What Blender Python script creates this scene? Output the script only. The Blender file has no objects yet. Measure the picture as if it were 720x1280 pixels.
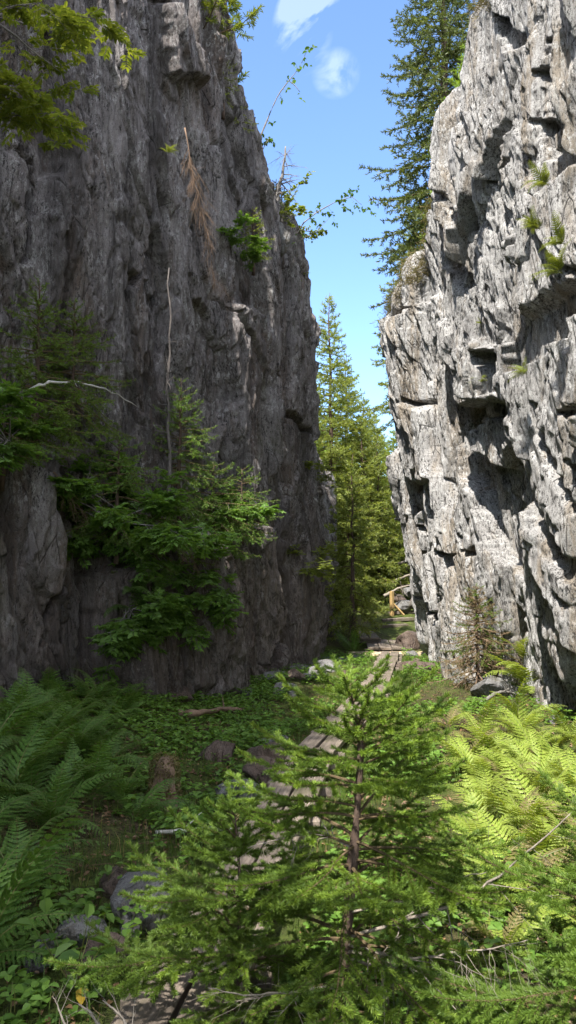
import bpy, bmesh, math, random
import numpy as np
from mathutils import Vector
R = math.radians
C = bpy.data.collections.new("gorge"); bpy.context.scene.collection.children.link(C)
scn = bpy.context.scene

# ------------------------------------------------------------------ camera
F = 985.0; PITCH = R(5.0); EYE = np.array([0.0, 0.0, 1.6])
cam = bpy.data.cameras.new("camera"); co = bpy.data.objects.new("camera", cam); C.objects.link(co)
cam.sensor_fit = 'VERTICAL'; cam.sensor_height = 36; cam.lens = 36 * F / 1280
cam.clip_end = 2000; cam.clip_start = 0.05
co.location = EYE; co.rotation_euler = (R(90) + PITCH, 0, 0)
scn.camera = co

def ray(px, py):
    a, b = (px - 360) / F, (640 - py) / F
    c, s = math.cos(PITCH), math.sin(PITCH)
    return np.array([a, c - b * s, s + b * c])
def at(px, py, y):
    "point of the place that lies at distance y along the gorge"
    d = ray(px, py); return EYE + d * (y / d[1])

# ------------------------------------------------------------------ noise
def h32(*k, seed=0):
    h = np.full(np.shape(k[0]), (seed * 374761393 + 668265263) & 0xffffffff, np.uint32)
    for v in k:
        h = (h ^ (v.astype(np.int64) & 0xffffffff).astype(np.uint32)) * np.uint32(2654435761)
        h ^= h >> np.uint32(15); h *= np.uint32(2246822519); h ^= h >> np.uint32(13)
    return h.astype(np.float64) / 4294967296.0
def vnoise(x, y, z, seed=0):
    X, Y, Z = np.floor(x), np.floor(y), np.floor(z)
    f = [x - X, y - Y, z - Z]; f = [t * t * t * (t * (t * 6 - 15) + 10) for t in f]
    X, Y, Z = X.astype(np.int64), Y.astype(np.int64), Z.astype(np.int64)
    out = 0
    for i in (0, 1):
        for j in (0, 1):
            for k in (0, 1):
                w = (f[0] if i else 1 - f[0]) * (f[1] if j else 1 - f[1]) * (f[2] if k else 1 - f[2])
                out = out + w * h32(X + i, Y + j, Z + k, seed=seed)
    return out * 2 - 1
def fbm(x, y, z, o=4, seed=0):
    a, s = 1.0, 0
    for i in range(o):
        s = s + a * vnoise(x, y, z, seed + i); a *= .5; x, y, z = x * 2.03, y * 2.03, z * 2.03
    return s
def facets(x, y, seed=0, tilt=.6, k=22.0):
    "split the plane into broken blocks: every block its own offset and tilt, worn at the edges; also the distance to the nearest joint"
    X, Y = np.floor(x).astype(np.int64), np.floor(y).astype(np.int64)
    b1 = np.full(x.shape, 9.0); b2 = np.full(x.shape, 9.0); C9 = []
    for i in (-1, 0, 1):
        for j in (-1, 0, 1):
            cx, cy = X + i, Y + j
            dx = cx + h32(cx, cy, seed=seed) - x; dy = cy + h32(cx, cy, seed=seed + 1) - y
            d = np.sqrt(dx * dx + dy * dy)
            v = (h32(cx, cy, seed=seed + 2) * 2 - 1) + tilt * (dx * (h32(cx, cy, seed=seed + 3) * 2 - 1) + dy * (h32(cx, cy, seed=seed + 4) * 2 - 1)) * 2
            C9.append((d, v)); m = d < b1
            b2 = np.where(m, b1, np.minimum(b2, d)); b1 = np.where(m, d, b1)
    n = 0; w = 0
    for d, v in C9:
        e = np.exp(-k * (d - b1)); n = n + e * v; w = w + e
    return n / w, b2 - b1
def ss(a, b, x):
    t = np.clip((x - a) / (b - a), 0, 1); return t * t * (3 - 2 * t)

# ------------------------------------------------------------------ mesh building
class MB:
    def __init__(s): s.V = []; s.Q = []; s.T = []; s.n = 0
    def add(s, V, Fc, mi=0):
        V = np.asarray(V, float).reshape(-1, 3); Fc = np.asarray(Fc, np.int64)
        if len(Fc) == 0: return
        s.V.append(V); (s.Q if Fc.shape[1] == 4 else s.T).append((Fc + s.n, mi)); s.n += len(V)
    def mesh(s, name, mats, origin=(0, 0, 0), smooth=True):
        V = np.concatenate(s.V) - np.asarray(origin, float)
        parts = [(f, m) for f, m in s.Q] + [(f, m) for f, m in s.T]
        loops = np.concatenate([f.ravel() for f, m in parts]); tot = np.concatenate([np.full(len(f), f.shape[1]) for f, m in parts])
        mi = np.concatenate([np.full(len(f), m) for f, m in parts])
        me = bpy.data.meshes.new(name)
        me.vertices.add(len(V)); me.vertices.foreach_set('co', V.astype(np.float32).ravel())
        me.loops.add(len(loops)); me.loops.foreach_set('vertex_index', loops.astype(np.int32))
        me.polygons.add(len(tot)); st = np.concatenate([[0], np.cumsum(tot)[:-1]])
        me.polygons.foreach_set('loop_start', st.astype(np.int32)); me.polygons.foreach_set('loop_total', tot.astype(np.int32))
        me.polygons.foreach_set('material_index', mi.astype(np.int32))
        me.polygons.foreach_set('use_smooth', np.full(len(tot), smooth))
        for m in mats: me.materials.append(m)
        me.update(calc_edges=True); me.validate()
        return me
    def build(s, name, mats, parent=None, origin=(0, 0, 0), smooth=True, loc=None):
        me = s.mesh(name, mats, origin, smooth)
        o = bpy.data.objects.new(name, me); C.objects.link(o)
        if parent is not None: o.parent = parent
        elif loc is not None: o.location = loc
        else: o.location = origin
        return o
def tag(o, label=None, cat=None, group=None, kind=None):
    if label: o['label'] = label
    if cat: o['category'] = cat
    if group: o['group'] = group
    if kind: o['kind'] = kind
    return o
def empty(name, loc, label, cat, group=None, rz=0):
    o = bpy.data.objects.new(name, None); C.objects.link(o); o.empty_display_size = .1
    o.location = loc; o.rotation_euler.z = rz
    return tag(o, label, cat, group)
def kids(o): return [c for c in C.objects if c.parent == o]
def dup(root, loc, rz=0, s=1.0, label=None, group=None, tilt=(0, 0)):
    ch = kids(root)
    r = root.copy(); C.objects.link(r); r.location = loc; r.rotation_euler = (tilt[0], tilt[1], rz); r.scale = (s, s, s)
    if label: r['label'] = label
    if group: r['group'] = group
    for c in ch:
        k = c.copy(); C.objects.link(k); k.parent = r
    return r

def norm(v): return v / np.maximum(np.linalg.norm(v, axis=-1, keepdims=True), 1e-9)
def frame(d):
    ref = np.where(np.abs(d[:, 2:3]) > .92, np.array([[1., 0, 0]]), np.array([[0, 0, 1.]]))
    a = norm(np.cross(d, ref)); b = np.cross(a, d); return a, b     # a sideways, b upward
def segtubes(mb, S, sides=4, mi=0):
    "S rows: p0 p1 r0 r1"
    S = np.asarray(S, float)
    if len(S) == 0: return
    p0, p1, r0, r1 = S[:, :3], S[:, 3:6], S[:, 6:7], S[:, 7:8]
    a, b = frame(norm(p1 - p0)); n = len(S); V = np.zeros((n, 2 * sides, 3))
    for k in range(sides):
        t = 2 * math.pi * k / sides; o = a * math.cos(t) + b * math.sin(t)
        V[:, k] = p0 + o * r0; V[:, sides + k] = p1 + o * r1
    base = np.arange(n)[:, None] * 2 * sides
    Fc = [np.concatenate([base + k, base + (k + 1) % sides, base + sides + (k + 1) % sides, base + sides + k], 1) for k in range(sides)]
    mb.add(V, np.concatenate(Fc), mi)
def tube(mb, pts, rad, sides=8, mi=0, seed=0, wob=0.0):
    pts = np.asarray(pts, float); n = len(pts); rad = np.broadcast_to(np.asarray(rad, float), (n,))
    d = norm(np.gradient(pts, axis=0)); a, b = frame(d)
    t = np.arange(sides) * 2 * math.pi / sides
    V = pts[:, None] + (a[:, None] * np.cos(t)[None, :, None] + b[:, None] * np.sin(t)[None, :, None]) * rad[:, None, None]
    if wob: V += wob * rad[:, None, None] * vnoise(V[..., 0] * 9, V[..., 1] * 9, V[..., 2] * 9, seed)[..., None] * norm(V - pts[:, None])
    i = np.arange(n - 1)[:, None] * sides; k = np.arange(sides)[None]
    q = np.stack([i + k, i + (k + 1) % sides, i + sides + (k + 1) % sides, i + sides + k], -1).reshape(-1, 4)
    mb.add(np.concatenate([V.reshape(-1, 3), pts[:1], pts[-1:]]), q, mi)
    m = mb.n - n * sides - 2
    caps = [[(k0 + 1) % sides, k0, n * sides] for k0 in range(sides)] + [[(n - 1) * sides + k0, (n - 1) * sides + (k0 + 1) % sides, n * sides + 1] for k0 in range(sides)]
    mb.T.append((np.array(caps) + m, mi))
def needles(mb, rng, S, dens, ln, wd, mi, up=.35, ang=58):
    "needle shaped faces all along the twigs S (p0 p1 r0 r1)"
    S = np.asarray(S, float)
    if len(S) == 0: return
    p0, p1 = S[:, :3], S[:, 3:6]; L = np.linalg.norm(p1 - p0, axis=1)
    cnt = np.maximum(1, np.floor(L * dens + rng.random(len(L)))).astype(int); idx = np.repeat(np.arange(len(S)), cnt)
    t = rng.random(len(idx))[:, None]; d = norm(p1 - p0)[idx]; a, b = frame(d)
    th = rng.random(len(idx))[:, None] * 2 * math.pi
    rad = norm(a * np.cos(th) + b * (np.sin(th) * .75 + up))
    an = np.radians(ang + rng.normal(0, 12, len(idx)))[:, None]
    nd = norm(d * np.cos(an) + rad * np.sin(an)); side = norm(np.cross(nd, rng.normal(0, 1, nd.shape)))
    ll = ln * (.7 + .6 * rng.random(len(idx)))[:, None]
    base = p0[idx] + (p1 - p0)[idx] * t; tip = base + nd * ll
    V = np.stack([base - side * wd / 2, base + side * wd / 2, base + nd * ll * .6 + side * wd * .45, tip, base + nd * ll * .6 - side * wd * .45], 1)
    k = np.arange(len(idx))[:, None] * 5
    mb.add(V, np.concatenate([k, k + 1, k + 2, k + 4], 1), mi)
    mb.T.append((np.concatenate([k + 4, k + 2, k + 3], 1) + mb.n - len(idx) * 5, mi))

# ------------------------------------------------------------------ materials
class NT:
    def __init__(s, name):
        s.m = bpy.data.materials.new(name); s.m.use_nodes = True; s.t = s.m.node_tree; s.t.nodes.clear()
        s.tc = s.t.nodes.new('ShaderNodeTexCoord'); s.out = s.t.nodes.new('ShaderNodeOutputMaterial')
    def n(s, ty, **k):
        nd = s.t.nodes.new(ty)
        for a, b in k.items(): setattr(nd, a, b)
        return nd
    def link(s, a, b): s.t.links.new(a, b)
    def val(s, sock, v):
        if hasattr(v, 'is_output') or isinstance(v, bpy.types.NodeSocket): s.link(v, sock)
        else: sock.default_value = v
    def co(s, scale=(1, 1, 1), rot=(0, 0, 0)):
        mp = s.n('ShaderNodeMapping'); mp.inputs['Scale'].default_value = scale; mp.inputs['Rotation'].default_value = rot
        s.link(s.tc.outputs['Object'], mp.inputs[0]); return mp.outputs[0]
    def noise(s, co, scale, detail=4, rough=.6, dist=0):
        nd = s.n('ShaderNodeTexNoise'); s.link(co, nd.inputs['Vector']); nd.inputs['Scale'].default_value = scale
        nd.inputs['Detail'].default_value = detail; nd.inputs['Roughness'].default_value = rough; nd.inputs['Distortion'].default_value = dist
        return nd.outputs[0]
    def vor(s, co, scale, feature='F1'):
        nd = s.n('ShaderNodeTexVoronoi', feature=feature); s.link(co, nd.inputs['Vector']); nd.inputs['Scale'].default_value = scale
        return nd.outputs['Distance']
    def ramp(s, f, *st):
        nd = s.n('ShaderNodeValToRGB'); el = nd.color_ramp.elements
        while len(el) < len(st): el.new(.5)
        for e, (p, c) in zip(el, st):
            e.position = p; c = (c, c, c) if not hasattr(c, '__len__') else c; e.color = (*c, 1)
        s.link(f, nd.inputs[0]); return nd.outputs[0]
    def mix(s, f, a, b, mode='MIX'):
        nd = s.n('ShaderNodeMix', data_type='RGBA', blend_type=mode)
        s.val(nd.inputs['Factor'], f)
        for k, v in (('A', a), ('B', b)):
            sk = [i for i in nd.inputs if i.name == k and i.type == 'RGBA'][0]
            if isinstance(v, bpy.types.NodeSocket): s.link(v, sk)
            else: sk.default_value = (*v, 1)
        return [o for o in nd.outputs if o.type == 'RGBA'][0]
    def math(s, op, a, b=0.0, c=0.0):
        nd = s.n('ShaderNodeMath', operation=op); s.val(nd.inputs[0], a); s.val(nd.inputs[1], b); s.val(nd.inputs[2], c); return nd.outputs[0]
    def bump(s, h, strength, dist, nrm=None):
        nd = s.n('ShaderNodeBump'); s.link(h, nd.inputs['Height']); nd.inputs['Strength'].default_value = strength; nd.inputs['Distance'].default_value = dist
        if nrm is not None: s.link(nrm, nd.inputs['Normal'])
        return nd.outputs[0]
    def upness(s):
        g = s.n('ShaderNodeNewGeometry'); x = s.n('ShaderNodeSeparateXYZ'); s.link(g.outputs['Normal'], x.inputs[0]); return x.outputs['Z']
    def principled(s, col, rough=.9, nrm=None, spec=.3):
        p = s.n('ShaderNodeBsdfPrincipled'); s.val(p.inputs['Base Color'], col if isinstance(col, bpy.types.NodeSocket) else (*col, 1))
        s.val(p.inputs['Roughness'], rough); p.inputs['Specular IOR Level'].default_value = spec
        if nrm is not None: s.link(nrm, p.inputs['Normal'])
        s.link(p.outputs[0], s.out.inputs[0]); return s.m

def rock_mat(name, dark, mid, light, stain, lichen=.5, lc=(.5, .5, .48), moss=(.05, .06, .015), tiltx=0.25, mossamt=.55, fl=.39, foot=None):
    t = NT(name); c = t.co(); cs = lambda k: t.co((1, 1, k), (tiltx, 0, 0))
    big = t.noise(cs(.35), .8, 6, .65, .6); streak = t.noise(cs(.10), 5, 6, .72, .5); veins = t.noise(cs(.16), 17, 5, .75, .8)
    fine = t.noise(cs(.4), 34, 6, .78, .3); grit = t.noise(cs(.6), 120, 3, .7); patch = t.noise(c, 1.3, 5, .68, .3)
    f = t.math('ADD', t.math('MULTIPLY', streak, .35), t.math('ADD', t.math('MULTIPLY', big, .4), t.math('MULTIPLY', veins, .25)))
    col = t.ramp(f, (.36, dark), (.49, mid), (.62, light))
    st = t.ramp(t.noise(cs(.14), 1.5, 6, .7, .7), (.50, 0), (.60, 1)); col = t.mix(t.math('MULTIPLY', st, .7), col, stain)
    # pale crustose lichen: many small uneven blotches, thick in places and missing in others
    l1 = t.ramp(t.noise(cs(.55), 15, 8, .82, .4), (.51, 0), (.57, 1)); l2 = t.ramp(patch, (.36, 0), (.60, 1))
    col = t.mix(t.math('MULTIPLY', t.math('MULTIPLY', l1, l2), lichen), col, lc)
    # black flecks, veins and seams
    dens = t.math('MULTIPLY_ADD', t.noise(c, 2.1, 4, .65), .28, fine)
    d1 = t.ramp(dens, (fl + .11, 1), (fl + .17, 0)); col = t.mix(t.math('MULTIPLY', d1, .9), col, tuple(v * .2 for v in dark))
    d3 = t.ramp(veins, (.34, 1), (.42, 0)); col = t.mix(t.math('MULTIPLY', d3, .75), col, tuple(v * .3 for v in dark))
    d2 = t.ramp(t.vor(cs(.22), 3.6, 'DISTANCE_TO_EDGE'), (.0, 1), (.018, 0)); d2 = t.math('MULTIPLY', d2, t.ramp(t.noise(c, 2.3, 3), (.46, 0), (.58, 1)))
    col = t.mix(t.math('MULTIPLY', d2, .7), col, tuple(v * .15 for v in dark))
    col = t.mix(t.math('MULTIPLY', t.ramp(grit, (.36, 1), (.5, 0)), .55), col, tuple(v * .35 for v in dark))
    if foot is not None:                                   # damp, brown stained and mossy low down
        x = t.n('ShaderNodeSeparateXYZ'); t.link(t.tc.outputs['Object'], x.inputs[0])
        hz = t.math('MULTIPLY_ADD', t.noise(cs(.3), 1.6, 5, .7), 5.0, x.outputs['Z'])
        col = t.mix(t.math('MULTIPLY', t.ramp(t.math('DIVIDE', hz, 10.0), (.38, 1), (.56, 0)), .5), col, t.mix(t.ramp(veins, (.4, 0), (.6, 1)), foot, tuple(v * 2.1 for v in foot)))
    if foot is not None:
        sp = t.ramp(t.noise(cs(.045), 1.5, 6, .68, .4), (.50, 0), (.60, 1)); col = t.mix(t.math('MULTIPLY', sp, .6), col, tuple(v * .55 for v in dark))
        ms = t.ramp(t.noise(cs(.3), 1.1, 6, .75, .5), (.58, 0), (.68, 1)); col = t.mix(t.math('MULTIPLY', ms, .5), col, (.06, .06, .025))
    # moss and turf holding on to the ledges
    mk = t.math('ADD', t.upness(), t.math('MULTIPLY', t.noise(c, 2.2, 5, .75), .9))
    mcol = t.mix(t.noise(c, 6, 4), moss, (.11, .07, .03))
    col = t.mix(t.math('MULTIPLY', t.ramp(mk, (1.0, 0), (1.18, 1)), mossamt), col, mcol)
    hgt = t.math('ADD', t.math('MULTIPLY', fine, .6), t.math('ADD', t.math('MULTIPLY', veins, .7), t.math('MULTIPLY', grit, .22)))
    hgt = t.math('SUBTRACT', hgt, t.math('MULTIPLY', d2, .4))
    return t.principled(col, .88, t.bump(hgt, 1.0, .06), .25)
M = {}
M['rock_l'] = rock_mat('shade darkened rock', (.085, .074, .072), (.195, .174, .170), (.35, .325, .318), (.13, .092, .068), .8, (.48, .47, .46), mossamt=.8, fl=.42, foot=(.075, .055, .042))  # same rock as the right wall, with its shade put into darker colours
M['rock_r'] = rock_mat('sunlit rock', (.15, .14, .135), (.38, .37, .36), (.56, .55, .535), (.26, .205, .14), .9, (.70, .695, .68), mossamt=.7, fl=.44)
M['stone'] = rock_mat('boulder stone', (.10, .095, .09), (.19, .185, .18), (.30, .30, .30), (.12, .10, .07), .5, (.40, .41, .43), mossamt=.5)
M['stone_b'] = rock_mat('brown stone', (.08, .06, .05), (.15, .11, .09), (.22, .17, .14), (.09, .06, .04), .1, mossamt=.35)

def leaf_mat(name, c1, c2, trans=.5, c3=None, rough=.5):
    t = NT(name); g = t.n('ShaderNodeNewGeometry')
    r = g.outputs['Random Per Island']
    col = t.ramp(r, (0, c1), (1, c2)) if c3 is None else t.ramp(r, (0, c1), (.9, c2), (.96, c3))
    cl = t.ramp(t.noise(t.co(), 2.5, 3), (.3, .72), (.7, 1.25)); col = t.mix(1.0, col, cl, 'MULTIPLY')
    p = t.n('ShaderNodeBsdfPrincipled'); t.link(col, p.inputs['Base Color']); p.inputs['Roughness'].default_value = rough; p.inputs['Specular IOR Level'].default_value = .3
    tr = t.n('ShaderNodeBsdfTranslucent'); t.link(t.mix(1.0, col, (1.25, 1.15, .5), 'MULTIPLY'), tr.inputs[0])
    mx = t.n('ShaderNodeMixShader'); mx.inputs[0].default_value = trans
    t.link(p.outputs[0], mx.inputs[1]); t.link(tr.outputs[0], mx.inputs[2]); t.link(mx.outputs[0], t.out.inputs[0])
    return t.m
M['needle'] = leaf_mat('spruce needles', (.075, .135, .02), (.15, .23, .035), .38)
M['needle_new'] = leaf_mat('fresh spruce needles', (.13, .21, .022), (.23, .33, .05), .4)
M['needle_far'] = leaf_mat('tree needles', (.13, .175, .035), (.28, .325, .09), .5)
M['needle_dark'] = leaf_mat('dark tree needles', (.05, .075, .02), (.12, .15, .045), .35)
M['needle_dry'] = leaf_mat('dry needles', (.16, .12, .06), (.25, .20, .10), .2)
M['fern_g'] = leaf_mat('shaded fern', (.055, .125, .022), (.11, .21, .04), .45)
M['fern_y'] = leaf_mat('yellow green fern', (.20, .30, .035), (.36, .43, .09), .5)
M['leaf'] = leaf_mat('broad leaf', (.05, .12, .02), (.12, .21, .04), .45)
M['leaf_y'] = leaf_mat('yellowing leaf', (.14, .20, .03), (.24, .28, .05), .5)
M['leaf_o'] = leaf_mat('yellow leaf', (.42, .30, .04), (.5, .34, .05), .4)
M['leaf_bright'] = leaf_mat('brightened rowan leaves', (.085, .175, .03), (.16, .28, .055), .45)  # leaf colour lightened to lift the bushes out of the cliff's shade
M['needle_l'] = leaf_mat('brightened ledge needles', (.075, .15, .028), (.16, .26, .05), .4)  # needle colour lightened likewise for the spruces on the shaded ledge
M['clover'] = leaf_mat('ground leaves', (.08, .165, .025), (.16, .28, .05), .45)
M['grass'] = leaf_mat('grass blades', (.05, .10, .018), (.11, .17, .035), .4, (.28, .22, .10))
M['litter'] = leaf_mat('fallen leaves', (.10, .06, .03), (.24, .15, .08), .1)
M['turf'] = leaf_mat('dry turf', (.10, .10, .03), (.24, .19, .09), .3)

def bark_mat(name, a, b, sc=1.0):
    t = NT(name); c = t.co((1, 1, .35)); f = t.noise(c, 55 * sc, 5, .7, .5); g = t.noise(t.co(), 7, 3)
    col = t.mix(t.math('MULTIPLY', g, .6), t.ramp(f, (.3, a), (.65, b)), tuple((x + y) * .4 for x, y in zip(a, b)))
    return t.principled(col, .9, t.bump(f, .9, .01), .2)
M['bark'] = bark_mat('spruce bark', (.04, .026, .02), (.12, .085, .065))
M['bark_g'] = bark_mat('grey bark', (.10, .09, .08), (.26, .24, .22))
M['bark_d'] = bark_mat('grey brown bark', (.06, .052, .047), (.17, .15, .14))
M['twig'] = bark_mat('twig bark', (.07, .05, .028), (.15, .11, .06))
M['dead'] = bark_mat('bare dead wood', (.15, .125, .10), (.33, .29, .24))
M['deadbrown'] = bark_mat('dead brown twigs', (.13, .085, .058), (.27, .185, .13))
M['pale'] = bark_mat('bleached wood', (.38, .36, .33), (.62, .60, .56))
def wood_mat(name, a, b, seed):
    t = NT(name); c = t.co((14, 1.1, 14)); f = t.noise(c, 3.0, 6, .65, .6); big = t.noise(t.co(), 2.2, 3); sp = t.noise(t.co(), 60, 3)
    col = t.ramp(f, (.38, a), (.62, b)); col = t.mix(t.math('MULTIPLY', t.ramp(t.noise(t.co((1.5, .6, 1.5)), 2.4, 5, .7), (.52, 0), (.62, 1)), .6), col, (.075, .075, .03)); col = t.mix(t.math('MULTIPLY', t.ramp(big, (.4, 0), (.7, 1)), .4), col, tuple(v * .55 for v in a))
    col = t.mix(t.math('MULTIPLY', t.ramp(sp, (.6, 0), (.7, 1)), .4), col, (.07, .055, .035))
    return t.principled(col, .82, t.bump(f, .5, .006), .25)
M['wood'] = wood_mat('weathered plank', (.11, .09, .072), (.235, .192, .155), 1)
M['wood_new'] = wood_mat('pale plank', (.46, .34, .21), (.62, .50, .34), 2)
M['wood_yel'] = wood_mat('yellow post', (.30, .20, .08), (.44, .30, .13), 3)

# ground
t = NT('forest floor'); c = t.co()
n1 = t.noise(c, .9, 5, .6, .4); n2 = t.noise(c, 9, 6, .72); n3 = t.noise(c, 70, 4, .75)
soil = t.ramp(n3, (.35, (.035, .024, .016)), (.6, (.12, .085, .055)), (.72, (.22, .165, .11)))
moss = t.ramp(n2, (.35, (.04, .06, .014)), (.62, (.11, .14, .03)), (.8, (.18, .18, .06)))
col = t.mix(t.ramp(t.math('MULTIPLY_ADD', n2, .45, n1), (.54, 0), (.74, 1)), soil, moss)
col = t.mix(t.ramp(n3, (.38, .75), (.5, 0)), col, (.02, .016, .01))
M['ground'] = t.principled(col, .95, t.bump(t.math('ADD', n3, t.math('MULTIPLY', n2, 1.6)), 1.0, .03), .15)

# ------------------------------------------------------------------ the two rock walls
class Wall:
    """a rock face over a plan line; z runs up it; every feature (broken block, recess, joint) is a real displacement of the face"""
    def __init__(s, pts, side):
        p = np.array(pts, float)
        for _ in range(3):                                     # round the plan line's corners
            q = np.empty((2 * len(p), p.shape[1])); q[0] = p[0]; q[-1] = p[-1]
            q[1:-1:2] = .75 * p[:-1] + .25 * p[1:]; q[2:-1:2] = .25 * p[:-1] + .75 * p[1:]; p = q
        L = np.concatenate([[0], np.cumsum(np.linalg.norm(np.diff(p[:, :2], axis=0), axis=1))])
        s.len = L[-1]; s.U = np.linspace(0, s.len, 900)
        g = lambda k: np.interp(s.U, L, p[:, k])
        s.x, s.y, s.H, s.lean = g(0), g(1), g(2), g(3)
        dx, dy = np.gradient(s.x, s.U), np.gradient(s.y, s.U); l = np.hypot(dx, dy)
        nx, ny = side * dy / l, -side * dx / l
        k = np.ones(41) / 41; pad = lambda a: np.convolve(np.pad(a, 20, mode='edge'), k, 'valid')
        nx, ny = pad(nx), pad(ny); l = np.hypot(nx, ny); s.nx, s.ny = nx / l, ny / l
        s.feats = []; s.trim = None
    def uz(s, px, py, off=0.0):
        "which spot of the face (standing out by off) is seen at this place"
        d = ray(px, py); z = 3.0
        for _ in range(12):
            o = off + s.lean * z; X, Y = s.x + s.nx * o, s.y + s.ny * o
            f = X / np.maximum(Y, .1) - d[0] / d[1]; ok = (Y > 2.5) & (Y < 21)
            c = np.where((f[:-1] * f[1:] <= 0) & ok[:-1] & ok[1:])[0]
            if len(c): i = c[0]
            else:
                f = np.where(Y < 2.5, 99, np.abs(f)); i = int(np.argmin(f))
            z = EYE[2] + d[2] / d[1] * Y[i]
        return s.U[i], z
    def pt(s, px, py, off=0.0):
        u, z = s.uz(px, py, off); o = off + np.interp(u, s.U, s.lean) * z
        return np.array([np.interp(u, s.U, s.x) + np.interp(u, s.U, s.nx) * o, np.interp(u, s.U, s.y) + np.interp(u, s.U, s.ny) * o, z])
    def feat(s, poly, amt, w=.03, off=0.0, taper=None, rough=.06):
        s.feats.append(([s.uz(a, b, off) for a, b in poly], amt, w, taper, rough))
    def crack(s, line, amt=-.12, width=.05, off=0.0):
        p = [s.uz(a, b, off) for a, b in line]
        L = [(u - width / 2, z) for u, z in p]; Rr = [(u + width / 2, z) for u, z in p[::-1]]
        s.feats.append((L + Rr, amt, .02, None, .03))
    def disp(s, u, z):
        wu = u + .18 * fbm(u * 1.1, z * .5, 0 * u, 3, s.seed + 70) + s.shear * z; wz = z + .25 * fbm(u * .9, z * .6, 0 * u + 5, 3, s.seed + 80)
        D = s.und * fbm(u * .33, z * .16, 0 * u, 2, s.seed); A = s.A
        f1, e1 = facets(wu / s.fs, wz / (s.fs * s.el), s.seed + 11, 1.0, 110); D += A[0] * f1
        f0, e0 = facets((wu + .42 * wz) / (s.fs * 1.2), wz / (s.fs * s.el * 1.3), s.seed + 15, 1.0, 130); D += A[1] * f0
        f2, e2 = facets((wu + .12 * wz) / (s.fs * .40), wz / (s.fs * s.el * .68), s.seed + 21, 1.1, 70); D += A[2] * f2
        f3, e3 = facets((wu - .1 * wz) / .17, wz / .62, s.seed + 31, 1.2, 40); D += A[3] * f3
        f4, e4 = facets(wu / .065, wz / .2, s.seed + 35, 1.2, 24); D += A[4] * f4
        gate = ss(-.25, .3, vnoise(u * .8, z * .5, 0 * u, s.seed + 40)); gat2 = ss(-.1, .3, vnoise(u * .9, z * .4, 0 * u, s.seed + 44))
        D -= A[5] * (gate * (1 - ss(0, .045, e1)) + .8 * gat2 * (1 - ss(0, .03, e0))) + A[6] * (1 - ss(0, .06, e2))
        D += .014 * fbm(wu * 11, wz * 3.4, 0 * u, 3, s.seed + 50) + .03 * fbm(wu * 1.6, wz * .7, 0 * u, 3, s.seed + 60)
        for poly, amt, w, taper, rough in s.feats:
            P = np.array(poly); lo, hi = P.min(0) - .5, P.max(0) + .5
            m = np.where((u > lo[0]) & (u < hi[0]) & (z > lo[1]) & (z < hi[1]))
            if len(m[0]) == 0: continue
            a, b = u[m], z[m]
            if rough:
                a = a + rough * fbm(a * 3, b * 3, 0 * a, 3, 5); b = b + rough * fbm(a * 3, b * 3, 0 * a + 9, 3, 6)
            dist = np.full(a.shape, 9.0); ins = np.zeros(a.shape, bool)
            for i in range(len(P)):
                (x0, y0), (x1, y1) = P[i], P[(i + 1) % len(P)]
                ex, ey = x1 - x0, y1 - y0; t = np.clip(((a - x0) * ex + (b - y0) * ey) / (ex * ex + ey * ey + 1e-12), 0, 1)
                dist = np.minimum(dist, np.hypot(a - x0 - t * ex, b - y0 - t * ey))
                cr = ((y0 > b) != (y1 > b)) & (a < x0 + (b - y0) * ex / (ey if abs(ey) > 1e-9 else 1e-9)); ins ^= cr
            k = ss(-max(w, .02), max(w, .02), np.where(ins, dist, -dist))
            if taper: k = k * np.clip((b - P[:, 1].min()) / (P[:, 1].max() - P[:, 1].min()), 0, 1) ** taper
            D[m] += amt * k
        return D
    def build(s, name, nv, u0, u1, mat, back=7.0, zb=-.6):
        ua, ub = np.interp([6.0, 18.6], s.y[:800], s.U[:800])
        U = np.concatenate([np.arange(u0, ua, .09), np.arange(ua, ub, .0115), np.arange(ub, u1, .07)]); nu = len(U); s.Ug = U; f = lambda a: np.interp(U, s.U, a)
        x, y, H, nx, ny, ln = (f(a)[:, None] for a in (s.x, s.y, s.H, s.nx, s.ny, s.lean))
        H = H + .22 * facets(U[:, None] / .7, 0 * U[:, None], s.seed + 90, 1)[0] + .12 * fbm(U[:, None] * 2.5, 0 * H, 0 * H, 3, s.seed + 91)
        r = .45
        tv = np.concatenate([np.linspace(0, 1, nv), 1 + np.linspace(0, 1, 26)[1:], 2 + (np.linspace(0, 1, 40) ** 1.5)[1:]])[None]
        zz = np.where(tv <= 1, zb + (H - r - zb) * tv, 0)
        a = np.clip(tv - 1, 0, 1) * math.pi / 2; k = np.clip(tv - 2, 0, 1)
        z = np.where(tv <= 1, zz, H - r + r * np.sin(a)) + k * s.rise
        bk = np.where(tv <= 1, 0, r * (1 - np.cos(a))) + k * back
        hn = np.where(tv <= 1, 1, np.cos(a)); vn = np.where(tv <= 1, 0, np.sin(a))
        uu = np.broadcast_to(U[:, None], z.shape).copy(); sz = z + np.where(tv > 1, bk, 0)
        D = s.disp(uu, sz.copy()) * (1 - .6 * k)
        if s.trim is not None: D += s.trim(uu, z)
        o = ln * z - bk + D * hn
        V = np.stack([x + nx * o, y + ny * o, z + D * vn], -1)
        s.V = V
        n2 = z.shape[1]; i = np.arange(nu - 1)[:, None] * n2; j = np.arange(n2 - 1)[None]
        q = np.stack([i + j, i + n2 + j, i + n2 + j + 1, i + j + 1], -1).reshape(-1, 4)
        if s.flip: q = q[:, ::-1]
        mb = MB(); mb.add(V, q); org = (float(x[nu // 2, 0]), float(y[nu // 2, 0]), 0.0)
        return mb.build(name, [mat], None, org), org

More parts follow.
